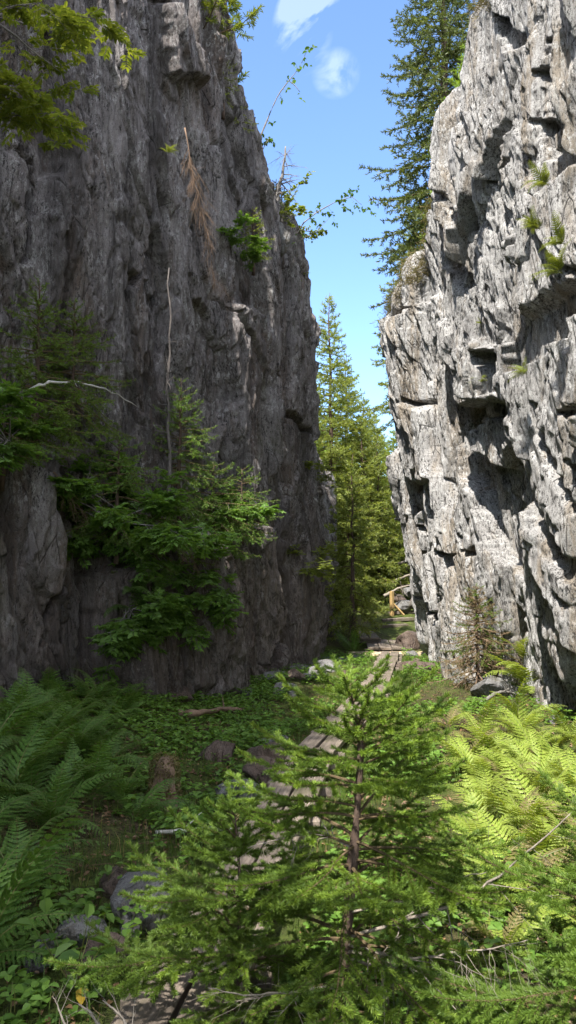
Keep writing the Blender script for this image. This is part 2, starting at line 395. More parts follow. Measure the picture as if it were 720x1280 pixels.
#             x      y     H     lean
LW = Wall([(-6.5, -9, 14, -.02), (-5.0, -3, 14, -.02), (-4.3, 2, 13, -.02), (-3.55, 6.3, 12, -.02), (-2.75, 8.4, 12.0, -.02), (-2.0, 9.7, 12.6, -.01), (-.95, 12.3, 11.5, -.01),  # stretch out of view beside and behind the camera raised to cast more shade
           (.05, 14.7, 8.9, -.015), (.55, 16.4, 7.8, .0), (.66, 17.3, 7.1, .012), (.2, 18.5, 5.8, -.0), (.7, 19.3, 5.3, -.0), (1.2, 20.4, 4.9, -.0), (1.1, 22.3, 4.4, -.0), (.2, 24.5, 4, -.05), (-3, 26, 4, 0)], 1)
LW.el = 3.6
LW.und, LW.A = .22, (.12, .08, .05, .026, .012, .26, .05)
LW.seed, LW.fs, LW.amp, LW.shear, LW.rise, LW.flip = 3, 1.15, 1.0, .12, .8, False
RW = Wall([(5.2, -4, 11.5, .0), (4.3, 2, 11.5, .0), (3.6, 5.5, 11.2, .0), (3.38, 7.5, 11, .02), (3.35, 9, 10.8, .03), (3.38, 10.6, 10.4, .045), (3.32, 12.3, 9.7, .06), (3.15, 14.2, 8.2, .085), (2.95, 15.6, 7.3, .10),
           (2.82, 16.6, 7.0, .11), (2.86, 17.3, 6.8, .10), (3.4, 18.2, 6.3, .08), (4.8, 19.3, 6.0, 0), (8, 20.5, 6, 0)], -1)
RW.el = 4.2; RW.und, RW.A = .13, (.15, .10, .042, .022, .010, .30, .06)
RW.seed, RW.fs, RW.amp, RW.shear, RW.rise, RW.flip = 17, 1.0, .62, -.10, .8, True

# left face: outstanding buttress, deep slot, bulging foot with the planted ledge over it, ridge, slipped scar
LW.feat([(-60, 565), (30, 560), (66, 600), (78, 700), (88, 830), (80, 900), (-60, 900)], .5, .06, .4)
LW.feat([(84, 590), (122, 640), (128, 760), (120, 880), (98, 880), (92, 700)], -.35, .06)
LW.feat([(126, 720), (180, 690), (330, 655), (352, 680), (352, 770), (318, 880), (280, 930), (130, 930)], .42, .07, .2)
LW.feat([(292, 380), (325, 390), (342, 520), (350, 650), (312, 650), (300, 520)], .30, .09, .15)
LW.feat([(238, 372), (262, 380), (283, 440), (292, 500), (278, 545), (246, 530)], -.17, .02)
LW.feat([(196, -20), (222, -20), (240, 60), (238, 110), (205, 90)], .25, .05)
LW.feat([(40, 40), (62, 40), (60, 190), (40, 330), (30, 330)], -.3, .05)
for ln in ([(150, 20), (152, 150), (160, 330), (168, 470)], [(187, 60), (190, 240), (196, 420)], [(100, 0), (108, 120), (104, 260)], [(60, 300), (70, 420)], [(352, 420), (362, 560), (372, 700)],
           [(225, 700), (236, 780), (240, 870)], [(310, 150), (330, 260), (340, 330)], [(250, 160), (262, 300)], [(45, 640), (40, 720), (20, 810)]):
    LW.crack(ln, -.2, .06)
# right face: the near block, the undercut nook beside it, overhangs, open joints
RW.feat([(632, 470), (640, 560), (650, 640), (656, 720), (668, 810), (690, 910), (700, 960), (1500, 1200), (1500, 330), (760, 350), (700, 395), (655, 450)], .46, .04, .5)
RW.feat([(655, 395), (690, 352), (740, 330), (1400, 330), (1400, -60), (680, -60), (668, 40), (690, 200), (645, 300)], .28, .08, .26)
RW.feat([(572, 508), (596, 498), (640, 500), (644, 560), (650, 640), (656, 720), (642, 720), (618, 690), (600, 630), (580, 585)], -.45, .03)
RW.feat([(584, 445), (606, 425), (652, 430), (650, 502), (612, 508), (590, 490)], .26, .03, .1)
RW.feat([(606, 436), (622, 430), (640, 440), (640, 490), (612, 492)], -.45, .03, .1, .4)
RW.feat([(606, 532), (632, 520), (640, 545), (630, 580), (612, 560)], .4, .05, -.1)
RW.feat([(553, 295), (562, 298), (577, 335), (592, 352), (598, 392), (590, 396), (572, 362), (560, 335)], -.24, .02, 0, .3)
RW.feat([(553, 245), (570, 238), (584, 258), (596, 285), (592, 298), (572, 262)], -.2, .02, 0, .3)
RW.feat([(582, 425), (597, 430), (603, 455), (592, 445)], -.2, .02, 0, .3)
RW.feat([(655, 52), (688, 36), (694, 62), (668, 72)], -.34, .02, .1, .4)
RW.feat([(652, 88), (692, 76), (694, 130), (668, 142)], -.36, .02, .1, .3)
RW.feat([(656, 152), (684, 142), (690, 198), (666, 206)], -.36, .02, .1, .3)
RW.feat([(622, 20), (640, 24), (650, 70), (636, 60)], -.25, .02, 0, .4)
RW.feat([(478, 486), (496, 492), (500, 512), (486, 516)], -.3, .03, 0, .3)
RW.feat([(503, 378), (524, 386), (520, 398), (500, 394)], -.25, .02, 0, .3)
RW.feat([(520, 655), (552, 668), (536, 684)], -.28, .02, 0, .3)
RW.feat([(522, 684), (530, 690), (524, 708)], -.2, .02, 0, .3)
RW.feat([(564, 690), (584, 694), (577, 714)], -.28, .02, 0, .3)
RW.feat([(588, 686), (604, 682), (606, 694), (592, 696)], -.2, .02, 0, .3)
RW.feat([(514, 742), (532, 756), (556, 768), (552, 780), (528, 768)], -.3, .02, 0, .3)
RW.feat([(508, 600), (530, 606), (540, 598), (530, 612), (512, 616)], -.22, .02, 0, .3)
RW.feat([(480, 405), (540, 372), (560, 420), (556, 600), (500, 600)], .16, .05, .1)
RW.feat([(636, 540), (650, 565), (668, 640), (694, 700), (724, 745), (724, 765), (690, 728), (660, 655), (645, 610)], -.2, .03, .5, .2)
RW.feat([(652, 498), (664, 530), (680, 590), (700, 640), (696, 648), (672, 590), (654, 530)], -.16, .03, .5, .2)
RW.feat([(686, 578), (702, 584), (700, 616), (690, 606)], -.2, .02, .5, .3)
RW.feat([(706, 648), (724, 650), (724, 690), (712, 680)], -.22, .02, .5, .3)
RW.feat([(680, 515), (700, 505), (720, 510), (720, 520), (690, 526)], -.16, .02, .5, .3)
for ln, w in (([(628, 200), (612, 280), (598, 360), (594, 392)], .05), ([(530, 300), (548, 380), (560, 460)], .04), ([(505, 540), (515, 570), (518, 596)], .06), ([(555, 680), (552, 720), (556, 745)], .04), ([(690, 220), (680, 300), (660, 360)], .07), ([(590, 90), (604, 180), (606, 250)], .05)):
    RW.crack(ln, -.22, w)

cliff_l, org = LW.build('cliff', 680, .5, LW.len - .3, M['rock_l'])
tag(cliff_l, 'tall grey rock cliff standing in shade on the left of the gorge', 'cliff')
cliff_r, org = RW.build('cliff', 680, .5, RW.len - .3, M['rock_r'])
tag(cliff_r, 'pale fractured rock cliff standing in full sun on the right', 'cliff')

# ------------------------------------------------------------------ ground
def wx(W, y): 
    m = W.y <= 19; o = np.argsort(W.y[m]); return np.interp(y, W.y[m][o], W.x[m][o])
def gz(x, y):
    x = np.asarray(x, float); y = np.asarray(y, float)
    z = .10 * fbm(x * .5, y * .5, 0 * x, 3, 200) + .025 * fbm(x * 3, y * 3, 0 * x, 3, 210)
    path = np.interp(y, [0, 7, 11, 15, 18, 24], [-.45, .2, 1.15, 1.9, 2.3, 2.7])
    z = z * (.3 + .7 * ss(.2, .7, np.abs(x - path)))
    z = z + ss(-.3, -2.6, x) * .35 * ss(2.5, 5, y) * (1 - ss(14, 18, y))
    z = z + ss(18, 24, y) * 1.1 + np.clip(y - 24, 0, 60) * .09
    l, r = wx(LW, y), wx(RW, y); far = ss(21, 19, y)
    z = z + np.clip(l - 1.4 - x, 0, 2.2) * 2.4 * far + np.clip(x - r - 1.4, 0, 2.2) * 2.5 * far
    z = z + ss(20, 34, y) * (ss(3, 16, np.abs(x - 2.6))) * 4
    return z
def axis(segs): return np.unique(np.concatenate([np.arange(a, b, s) for a, b, s in segs]))
gx = axis([(-160, -20, 14), (-20, -6, .7), (-6, -3, .12), (-3, 4, .05), (4, 8, .25), (8, 20, .8), (20, 161, 14)])
gy = axis([(-60, -8, 4), (-8, 1.5, .4), (1.5, 12, .05), (12, 26, .12), (26, 60, .8), (60, 260, 12)])
X, Y = np.meshgrid(gx, gy, indexing='ij'); Z = gz(X, Y)
n2 = len(gy); i = np.arange(len(gx) - 1)[:, None] * n2; j = np.arange(n2 - 1)[None]
mb = MB(); mb.add(np.stack([X, Y, Z], -1), np.stack([i + j, i + n2 + j, i + n2 + j + 1, i + j + 1], -1).reshape(-1, 4))
tag(mb.build('ground', [M['ground']]), kind='structure')
def G(x, y): return float(gz(np.array([x]), np.array([y]))[0])
def onground(px, py, lo=2.0, hi=40.0):
    d = ray(px, py); ys = np.linspace(lo, hi, 1500); X = EYE[0] + d[0] / d[1] * ys; Zr = EYE[2] + d[2] / d[1] * ys
    c = np.where(Zr <= gz(X, ys))[0]; i = c[0] if len(c) else -1
    return np.array([X[i], ys[i], G(X[i], ys[i])])
#@@PART2@@

# ------------------------------------------------------------------ growing things: generators
def rv(rng): v = rng.normal(0, 1, 3); return v / np.linalg.norm(v)
def curve(p, az, el, L, n, r0, droop=0.0, tip=0.0, wob=.04, rng=None):
    "polyline that leaves p, sags, then lifts at its end; rows p0 p1 r0 r1"
    S = []; p = np.array(p, float); r1 = r0 * .25
    for i in range(n):
        t = (i + .5) / n; e = el - droop * math.sin(min(t * 1.5, 1) * math.pi / 2) + tip * max(0, t - .45) / .55
        a = az + (rng.normal(0, wob) if rng is not None else 0)
        q = p + np.array([math.cos(a) * math.cos(e), math.sin(a) * math.cos(e), math.sin(e)]) * L / n
        S.append([*p, *q, r0 + (r1 - r0) * i / n, r0 + (r1 - r0) * (i + 1) / n]); p = q
    return S
def along(S, t):
    k = min(int(t * len(S)), len(S) - 1); f = t * len(S) - k; s = S[k]; p0, p1 = np.array(s[:3]), np.array(s[3:6])
    d = (p1 - p0) / (np.linalg.norm(p1 - p0) + 1e-9); return p0 + (p1 - p0) * f, d, s[6]
def bough(rng, p, az, el, L, step, ratio, substep=0, droop=.3, tip=.4, r0=.006, cap=9, bare=.12, n=7, lowsag=.25):
    "a spruce bough: woody axis and the twigs that carry the needles, in a flat spray"
    A = curve(p, az, el, L, n, r0, droop, tip, .05, rng); tw = []
    tw += A[int(len(A) * max(bare, .3)):]
    s = bare * L + step * rng.random(); sgn = 1
    while s < L * .98:
        q, d, r = along(A, s / L); sgn = -sgn
        hz = math.atan2(d[1], d[0]); de = math.asin(max(-1, min(1, d[2])))
        l = min(cap, ratio * (L - s) * (.75 + .5 * rng.random()) + .02 * L) * min(1, .45 + s / L * 2)
        a = hz + sgn * R(52 + rng.normal(0, 7)); B = curve(q, a, de * .8 - lowsag * rng.random(), l, 3, r * .5, .12, .2, .035, rng); tw += B
        if substep and l > substep * 2:
            u = substep; sg = 1
            while u < l * .92:
                q2, d2, r2 = along(B, u / l); sg = -sg
                l2 = min(.6 * l, .5 * (l - u) + substep * .5) * (.7 + .5 * rng.random())
                tw += curve(q2, math.atan2(d2[1], d2[0]) + sg * R(48), math.asin(max(-1, min(1, d2[2]))) - .1 * rng.random(), l2, 2, r2 * .6, .08, .1, .03, rng)
                u += substep * (.8 + .4 * rng.random())
        s += step * (.75 + .5 * rng.random())
    return A, tw
def tree_boughs(rng, h, Rr, z0, dz, per, **k):
    "whorls of boughs up the trunk; yields (height, azimuth, elevation, length)"
    z = z0
    while z < h * .985:
        t = (z - z0) / (h - z0); n = per if t < .85 else max(3, per - 2); a0 = rng.random() * 6.28
        for i in range(n):
            L = Rr * ((1 - t) ** .8 * (.75 + .4 * rng.random()) * min(1, .65 + t * 3) + .03)
            yield z + rng.normal(0, dz * .25), a0 + i * 6.283 / n + rng.normal(0, .25), R(-14 + 60 * t ** 1.3 + rng.normal(0, 8)), L
        z += dz * (1 - .45 * t) * (.8 + .4 * rng.random())
def big_spruce(seed, h, Rr, z0, needle, dz=.27, per=7, dens=95, nl=.085, nw=.02, bark='bark', step=.14, ratio=.45, sub=.2, thin=0.0, hang=0.0):
    rng = np.random.default_rng(seed); tr = MB(); cr = MB()
    pts = [(rng.normal(0, .02 * h * .15), rng.normal(0, .02 * h * .15), z) for z in np.linspace(-.3, h, 12)]; pts[0] = (0, 0, -.3)
    P = np.array(pts); tube(tr, P, np.linspace(.011 * h + .02, .006, 12), 9, 0, seed, .25)
    wood, tw = [], []
    for z, a, e, L in tree_boughs(rng, h, Rr, z0, dz, per):
        if rng.random() < thin: continue
        p = [np.interp(z, P[:, 2], P[:, 0]), np.interp(z, P[:, 2], P[:, 1]), z]
        A, T = bough(rng, p, a, e, L, step, ratio, sub, .35, .55, .004 + .008 * L, cap=1.0, bare=.22 * rng.random() + .05, lowsag=.35 + hang)
        wood += A; tw += T
    for z in np.arange(.5, z0, .28):                        # dead stubs under the crown
        wood += curve([0, 0, z], rng.random() * 6.28, -.3, Rr * .3 * rng.random() + .1, 3, .008, .2, 0, .2, rng)
    segtubes(cr, wood, 4, 0); segtubes(cr, np.array(tw), 3, 0)
    needles(cr, rng, tw, dens, nl, nw, 1, .3, 55)
    return tr, cr
def leaves(mb, rng, P, D, ln, wd, mi, fold=.25, up=None, jit=.3):
    "one small pointed blade of six corners at every point"
    P = np.asarray(P, float); D = norm(np.asarray(D, float) + rng.normal(0, jit, (len(P), 3))); n = len(P)
    u = np.array([[0, 0, 1.]]) if up is None else up
    sd = norm(np.cross(D, u + rng.normal(0, jit, (n, 3)))); nn = np.cross(sd, D)
    l = (ln * (.65 + .6 * rng.random(n)))[:, None]; w = l * wd
    V = np.stack([P, P + D * l * .35 + sd * w * .5 + nn * w * fold, P + D * l * .72 + sd * w * .4 + nn * w * fold * .6, P + D * l - nn * l * .12,
                  P + D * l * .72 - sd * w * .4 + nn * w * fold * .6, P + D * l * .35 - sd * w * .5 + nn * w * fold], 1)
    k = np.arange(n)[:, None] * 6
    mb.add(V, np.concatenate([np.concatenate([k, k + 1, k + 2, k + 3], 1), np.concatenate([k, k + 3, k + 4, k + 5], 1)]), mi)
def frond(seed, L, np_=17, wmax=.17, el=1.0, droop=1.25, teeth=9):
    "a twice cut fern frond that rises from the root and arches over along +x"
    rng = np.random.default_rng(seed); mb = MB()
    A = curve([0, 0, 0], 0, el, L, 14, .0035, 0, 0, .03, rng); A = []
    p = np.zeros(3); yaw = 0; r = .0035 * L / .7; n = 16; side = rng.normal(0, .03)
    for i in range(n):
        t = (i + .5) / n; e = el - droop * t ** 1.3; yaw += side
        q = p + np.array([math.cos(e) * math.cos(yaw), math.cos(e) * math.sin(yaw), math.sin(e)]) * L / n
        A.append([*p, *q, r * (1 - i / n) + .0004, r * (1 - (i + 1) / n) + .0004]); p = q
    segtubes(mb, A, 4, 1); P, D, U, Ln = [], [], [], []
    for i in range(np_):
        t = .16 + .83 * (i / (np_ - 1)) ** .95
        q, d, _ = along(A, min(t, .999)); w = wmax * L / .7 * (1 - ((t - .16) / .84)) ** .8 * min(1, .55 + (t - .16) * 3.2) + .006
        lat = np.array([-d[1], d[0], 0]); lat = lat / (np.linalg.norm(lat) + 1e-9); up = np.cross(d, lat)
        for s in (1, -1):
            f = norm(lat * s * .86 + d * .5 - up * .12 + rng.normal(0, .05, 3)); seg = []; c = q.copy(); m = 5
            for k in range(m):
                f2 = norm(f - up * .10 * k + d * .05 * k); c2 = c + f2 * w / m; seg.append([*c, *c2, .0009, .0006]); c = c2
            segtubes(mb, seg, 3, 1)
            nt_ = max(4, int(w / .0105 * .7 / L))
            for k in range(nt_):
                tt = (k + .6) / (nt_ + .2); g, gd, _ = along(seg, tt); pl = (.0155 * L / .7 * min(1, w / .1 + .3)) * (1 - tt) ** .45 + .003
                for s2 in (1, -1):
                    o = np.cross(up, gd) * s2; P.append(g); D.append(norm(o * .8 + gd * .6)); U.append(up); Ln.append(pl)
            P.append(along(seg, .95)[0]); D.append(f); U.append(up); Ln.append(.012)
    P, D, U, Ln = map(np.array, (P, D, U, Ln)); sd = norm(np.cross(D, U)); wv = Ln[:, None] * .36
    l = Ln[:, None] * (1 + .15 * rng.normal(0, 1, (len(Ln), 1)))
    dn = -U * .15
    V = np.stack([P - sd * wv * .6, P + sd * wv * .6, P + D * l * .65 + sd * wv + dn * l * .4, P + D * l + dn * l, P + D * l * .65 - sd * wv + dn * l * .4], 1)
    k = np.arange(len(P))[:, None] * 5; mb.add(V, np.concatenate([k, k + 1, k + 2, k + 4], 1), 0); mb.T.append((np.concatenate([k + 4, k + 2, k + 3], 1) + mb.n - len(P) * 5, 0))
    return mb
M['stalk'] = leaf_mat('fern stalk', (.10, .13, .03), (.16, .16, .05), .1)
FR = {}
def fronds(key, mat, L, n=7, **kw):
    FR[key] = [frond(hash_(key) + i, L * (.74 + .065 * i), el=.9 + .16 * (i % 4), droop=1.0 + .3 * ((i * 2) % 4), **kw).mesh('frond', [M[{'y': 'turf'}.get(key, mat) if i == 4 else mat], M['stalk']], smooth=False) for i in range(n)]
def hash_(s): return sum(ord(c) * (i + 1) for i, c in enumerate(s))
fronds('g', 'fern_g', .75); fronds('y', 'fern_y', .75); fronds('w', 'leaf_y', .5, 3, np_=14, wmax=.15)
def fern(key, loc, nf, label, group=None, s=1.0, seed=0, lean=None, spread=6.283, a0=0.0, name='fern'):
    rng = np.random.default_rng(seed + 900)
    e = empty(name, loc, label, 'fern', group)
    if lean: e.rotation_euler = lean
    for i in range(nf):
        o = bpy.data.objects.new('frond', FR[key][rng.integers(len(FR[key]))]); C.objects.link(o); o.parent = e
        o.rotation_euler = (rng.normal(0, .18), rng.normal(0, .2), a0 + spread * (i + .5) / nf + rng.normal(0, .25)); k = s * (.75 + .4 * rng.random()); o.scale = (k, k, k)
    return e
def shrub(seed, loc, h, n, ln, mats, label, cat, name='shrub', group=None, dens=46, el=(.3, 1.4), az=(0, 6.283), pinn=True, droop=.5, sub=5):
    "stems with side shoots that carry feathered (or single) leaves"
    rng = np.random.default_rng(seed); st, fo = MB(), MB(); S = []; P, D, U = [], [], []
    for i in range(n):
        A = curve([rng.normal(0, .03), rng.normal(0, .03), -.05], rng.uniform(*az), rng.uniform(*el), h * rng.uniform(.6, 1.1), 7, .004 + .008 * h, droop * rng.random(), .1, .15, rng); S += A
        for j in range(sub):
            q, d, r = along(A, rng.uniform(.35, 1)); B = curve(q, math.atan2(d[1], d[0]) + rng.normal(0, 1.0), math.asin(d[2]) * .6 + rng.normal(0, .25), h * rng.uniform(.15, .4), 3, r * .5, .3, .1, .1, rng); S += B
            for k in range(int(dens / sub)):
                q2, d2, r2 = along(B, rng.uniform(.15, 1)); a = rng.random() * 6.28
                o = norm(d2 * .5 + np.array([math.cos(a), math.sin(a), rng.normal(.05, .25)]))
                if pinn:
                    L2 = ln * rng.uniform(.7, 1.2); tip = q2 + o * L2 + np.array([0, 0, -.12 * L2]); S.append([*q2, *tip, .0012, .0008])
                    u = norm(np.cross(o, np.cross(np.array([0, 0, 1.]), o)) + rng.normal(0, .15, 3)); sd = np.cross(o, u)
                    for m in range(6):
                        c = q2 + (tip - q2) * (.3 + .7 * m / 5)
                        for s in (1, -1): P.append(c); D.append(sd * s + o * .55 - u * .15); U.append(u)
                    P.append(tip); D.append(o); U.append(u)
                else: P.append(q2); D.append(o); U.append(np.array([0, 0, 1.]))
    segtubes(st, S, 4, 0)
    leaves(fo, rng, P, D, ln * (.42 if pinn else 1), .42 if pinn else .62, 0, .2, np.array(U), .12 if pinn else .3)
    e = empty(name, loc, label, cat, group)
    st.build('stem', [M[mats[0]]], e); fo.build('foliage', [M[mats[1]]], e, smooth=False); return e

# ------------------------------------------------------------------ the young spruce in the foreground
def sapling(seed, path, z_low, dz, per, Lmax, label, prof=None, mat=('needle', 'needle_new'), r=.02, name='spruce_sapling', dens=3000, nl=.0142, step=.032, sub=.055, facing=None, drop=0.0, bare=.1):
    rng = np.random.default_rng(seed); P = np.array(path); base = P[0].copy()
    e = empty(name, tuple(base), label, 'young spruce'); P = P - base; h = P[-1, 2]
    tr = MB(); n = 24; zz = np.linspace(0, 1, n); k = np.linspace(0, 1, len(P)); Q = np.stack([np.interp(zz, k, P[:, i]) for i in range(3)], 1)
    for _ in range(2): Q[1:-1] = (Q[:-2] + 2 * Q[1:-1] + Q[2:]) / 4
    tube(tr, Q, np.linspace(r, .0035, n), 9, 0, seed, .5); tr.build('trunk', [M['bark']], e)
    z = z_low; cnt = 0
    while z < h * .99:
        t = (z - z_low) / (h - z_low); nb = per if t < .8 else max(3, per - 1); a0 = rng.random() * 6.28
        for i in range(nb):
            if rng.random() < drop * (1.6 - 1.2 * t): continue
            L = Lmax * (prof(t) if prof else (1 - t) ** .75) * (.72 + .45 * rng.random()) + .035
            a = a0 + i * 6.283 / nb + rng.normal(0, .22)
            if facing is not None and math.cos(a - facing) < -.35: L *= .55
            zb = z + rng.normal(0, dz * .2); p = np.array([np.interp(zb, Q[:, 2], Q[:, k]) for k in range(3)])
            A, T = bough(rng, p, a, R(-4 + 52 * t ** 1.4 + rng.normal(0, 7)), L, step, .46, sub if L > .12 else 0, .32, .5, .0022 + .006 * L, cap=.22, bare=(.12 + bare * (1 - t)) if L > .3 else .05, n=9, lowsag=.18)
            m = MB(); segtubes(m, A, 5, 0); segtubes(m, T, 3, 0); T = np.array(T)
            new = rng.random(len(T)) < .4
            needles(m, rng, T[~new], dens, nl, .0016, 1, .35, 50); needles(m, rng, T[new], dens, nl, .0016, 2, .35, 50)
            m.build('branch', [M['twig'], M[mat[0]], M[mat[1]]], e, smooth=False); cnt += 1
        z += dz * (.8 + .4 * rng.random()) * (1 - .25 * t)
    return e, Q + base
sap, SQ = sapling(5, [at(424, 1362, 2.5), at(430, 1200, 2.5), at(441, 1080, 2.52), at(448, 1000, 2.53), at(452, 930, 2.53), at(445, 890, 2.53), at(430, 838, 2.53)], .22, .10, 7, .70,
       'young spruce standing alone in the middle foreground with a bare brown stem', lambda t: .95 * (1 - t) ** .5 * min(1, .72 + t * 1.4), r=.0215, drop=.12, bare=.22)
# its dead lower limbs
def dead_limb(pts, r, seed, n=10, tl=.2, down=.5, name='dead_branch', mat='dead', parent=None, label=None, cat=None, origin=None, twig2=3):
    rng = np.random.default_rng(seed); m = MB(); P = np.array(pts); k = np.linspace(0, 1, len(P)); q = np.linspace(0, 1, 18)
    Q = np.stack([np.interp(q, k, P[:, i]) for i in range(3)], 1)
    for _ in range(2): Q[1:-1] = (Q[:-2] + 2 * Q[1:-1] + Q[2:]) / 4
    L = np.linalg.norm(Q[-1] - Q[0]); Q[1:-1] += rng.normal(0, .005 * L, (16, 3)); tube(m, Q, np.linspace(r, r * .25, 18), 6, 0, seed, .3)
    A = [[*Q[i], *Q[i + 1], r * (1 - i / 18), r * (1 - i / 18)] for i in range(17)]; S = []
    for i in range(n):
        g, d, rr = along(A, rng.uniform(.12, .98)); v = norm(d * .7 + rv(rng) * .7 + np.array([0, 0, -down])); l = tl * rng.uniform(.4, 1.2)
        B = curve(g, math.atan2(v[1], v[0]), math.asin(max(-1, min(1, v[2]))), l, 4, rr * .5, .2, 0, .25, rng); S += B
        for j in range(twig2):
            g2, d2, r2 = along(B, rng.uniform(.2, 1)); v = norm(d2 + rv(rng) * .8); S += curve(g2, math.atan2(v[1], v[0]), math.asin(max(-1, min(1, v[2]))), l * rng.uniform(.2, .5), 2, r2 * .6, .1, 0, .2, rng)
    segtubes(m, S, 4, 0)
    if parent is not None: return m.build(name, [M[mat]], parent, tuple(parent.location))
    o = m.build(name, [M[mat]], None, tuple(Q[0] if origin is None else origin)); return tag(o, label, cat)
dead_limb([at(436, 1172, 2.5), at(520, 1150, 2.42), at(590, 1120, 2.33), at(650, 1075, 2.27), at(715, 1015, 2.2)], .0062, 31, 14, .22, .45, parent=sap)
dead_limb([at(432, 1190, 2.5), at(480, 1190, 2.4), at(530, 1220, 2.3), at(570, 1262, 2.2)], .005, 32, 12, .2, .35, parent=sap)
dead_limb([at(440, 1060, 2.52), at(400, 1040, 2.5), at(360, 1045, 2.45), at(310, 1060, 2.4)], .005, 33, 14, .15, .1, parent=sap)
dead_limb([at(432, 1200, 2.5), at(470, 1205, 2.55), at(540, 1215, 2.6), at(600, 1190, 2.7)], .005, 35, 14, .22, .3, parent=sap)
dead_limb([at(430, 1230, 2.5), at(370, 1240, 2.4), at(310, 1245, 2.3), at(260, 1235, 2.2)], .005, 34, 12, .18, .2, parent=sap)

dead_limb([at(438, 1140, 2.5), at(500, 1128, 2.48), at(560, 1100, 2.45), at(610, 1090, 2.42)], .0042, 36, 16, .2, .5, parent=sap)
dead_limb([at(434, 1180, 2.5), at(500, 1200, 2.36), at(580, 1190, 2.25), at(660, 1175, 2.15)], .005, 37, 22, .24, .7, parent=sap)
b = at(810, 1500, 2.05); b[2] = G(b[0], b[1]) - .02
sapling(8, [b, b + [0, .01, .45], b + [-.02, .02, .86], b + [-.02, .02, 1.06]], .12, .105, 6, .72, 'dim green spruce sapling filling the lower right corner, its boughs overlapping', lambda t: (1 - t) ** .55, drop=.1, mat=('needle', 'needle'))
b = at(292, 1300, 2.7); b[2] = G(b[0], b[1]) - .02
sapling(9, [b, b + [0, 0, .3], b + [.02, 0, .6], b + [.0, .02, .82]], .08, .10, 7, .70, 'low spreading spruce sapling left of the tallest one, beside the grey boulder', lambda t: (1 - t) ** .6, drop=.2, mat=('needle', 'needle'))

# ------------------------------------------------------------------ boardwalk
def plank(mb, a, b, w, th, seed, mi=0):
    rng = np.random.default_rng(seed); a, b = np.array(a), np.array(b); d = norm(b - a); s = norm(np.cross(d, [0, 0, 1.])); u = np.cross(s, d); n = 10
    V = []; bow = rng.normal(0, .006); tw = rng.normal(0, .02)
    for i in range(n + 1):
        t = i / n; c = a + (b - a) * t + u * bow * math.sin(t * 3.14); k = w / 2 + rng.normal(0, .0025); ch = .005; tt = tw * (t - .5)
        for x, y in ((-k, 0), (-k, th - ch), (-k + ch, th), (k - ch, th), (k, th - ch), (k, 0)): V.append(c + s * x + u * (y + x * tt))
    Fq = [[i * 6 + j, i * 6 + (j + 1) % 6, i * 6 + 6 + (j + 1) % 6, i * 6 + 6 + j] for i in range(n) for j in range(6)]
    e = [[0, 1, 4, 5], [1, 2, 3, 4]]; Fq += [f[::-1] for f in e] + [[n * 6 + q for q in f] for f in e]
    mb.add(V, np.array(Fq)[:, ::-1], mi)
def local_wood(mb, name, mat, parent, d):
    o = mb.build(name, [M[mat]], parent, tuple(parent.location)); return o
def boardwalk(a, b, label, seed, mat='wood', w=.18, n=2, gap=.022, zo=.08):
    a = np.array([*a, G(*a) + zo]) if len(a) == 2 else np.array(a); b = np.array([*b, G(*b) + zo]) if len(b) == 2 else np.array(b)
    ang = math.atan2(b[1] - a[1], b[0] - a[0]) - math.pi / 2
    e = empty('boardwalk', tuple((a + b) / 2), label, 'boardwalk', 'boardwalk sections along the gorge path', ang)
    c, s_ = math.cos(-ang), math.sin(-ang); loc = lambda p: np.array([c * (p - (a + b) / 2)[0] - s_ * (p - (a + b) / 2)[1], s_ * (p - (a + b) / 2)[0] + c * (p - (a + b) / 2)[1], (p - (a + b) / 2)[2]])
    A, B = loc(a), loc(b); rng = np.random.default_rng(seed)
    for i in range(n):
        x = (i - (n - 1) / 2) * (w + gap); m = MB(); sh = rng.normal(0, .06)
        plank(m, A + [x, sh, 0], B + [x + rng.normal(0, .008), sh, 0], w * rng.uniform(.94, 1.03), .045, seed * 7 + i); m.build('plank', [M[mat]], e, smooth=False)
    for t in (.08, .52, .93):
        q = A + (B - A) * t; m = MB(); hw = n * (w + gap) / 2 + .05; plank(m, q + [-hw, 0, -.10], q + [hw, 0, -.10], .10, .097, seed * 7 + 50 + int(t * 10)); m.build('crossbeam', [M['wood']], e, smooth=False)
    return e
wpts = [(-.62, 1.1), (-.33, 3.15), (-.06, 5.2), (.24, 7.2), (.72, 9.2), (1.17, 11.1), (1.52, 13.1), (1.9, 15.2), (2.2, 17.1)]
wl = ['brown plank boardwalk section at the bottom edge of the picture', 'boardwalk section between the grey boulder and the spruce stems', 'boardwalk section half hidden behind the left boughs of the tallest sapling',
      'sunlit boardwalk section showing left of the upper stem of the sapling', 'curving boardwalk section just behind the top of the young spruce', 'grey boardwalk section behind the tip of the young spruce',
      'short sunlit boardwalk section before the crosswise plank', 'last boardwalk section in front of the crosswise plank']
for i in range(8): boardwalk(wpts[i], wpts[i + 1], wl[i], 40 + i)
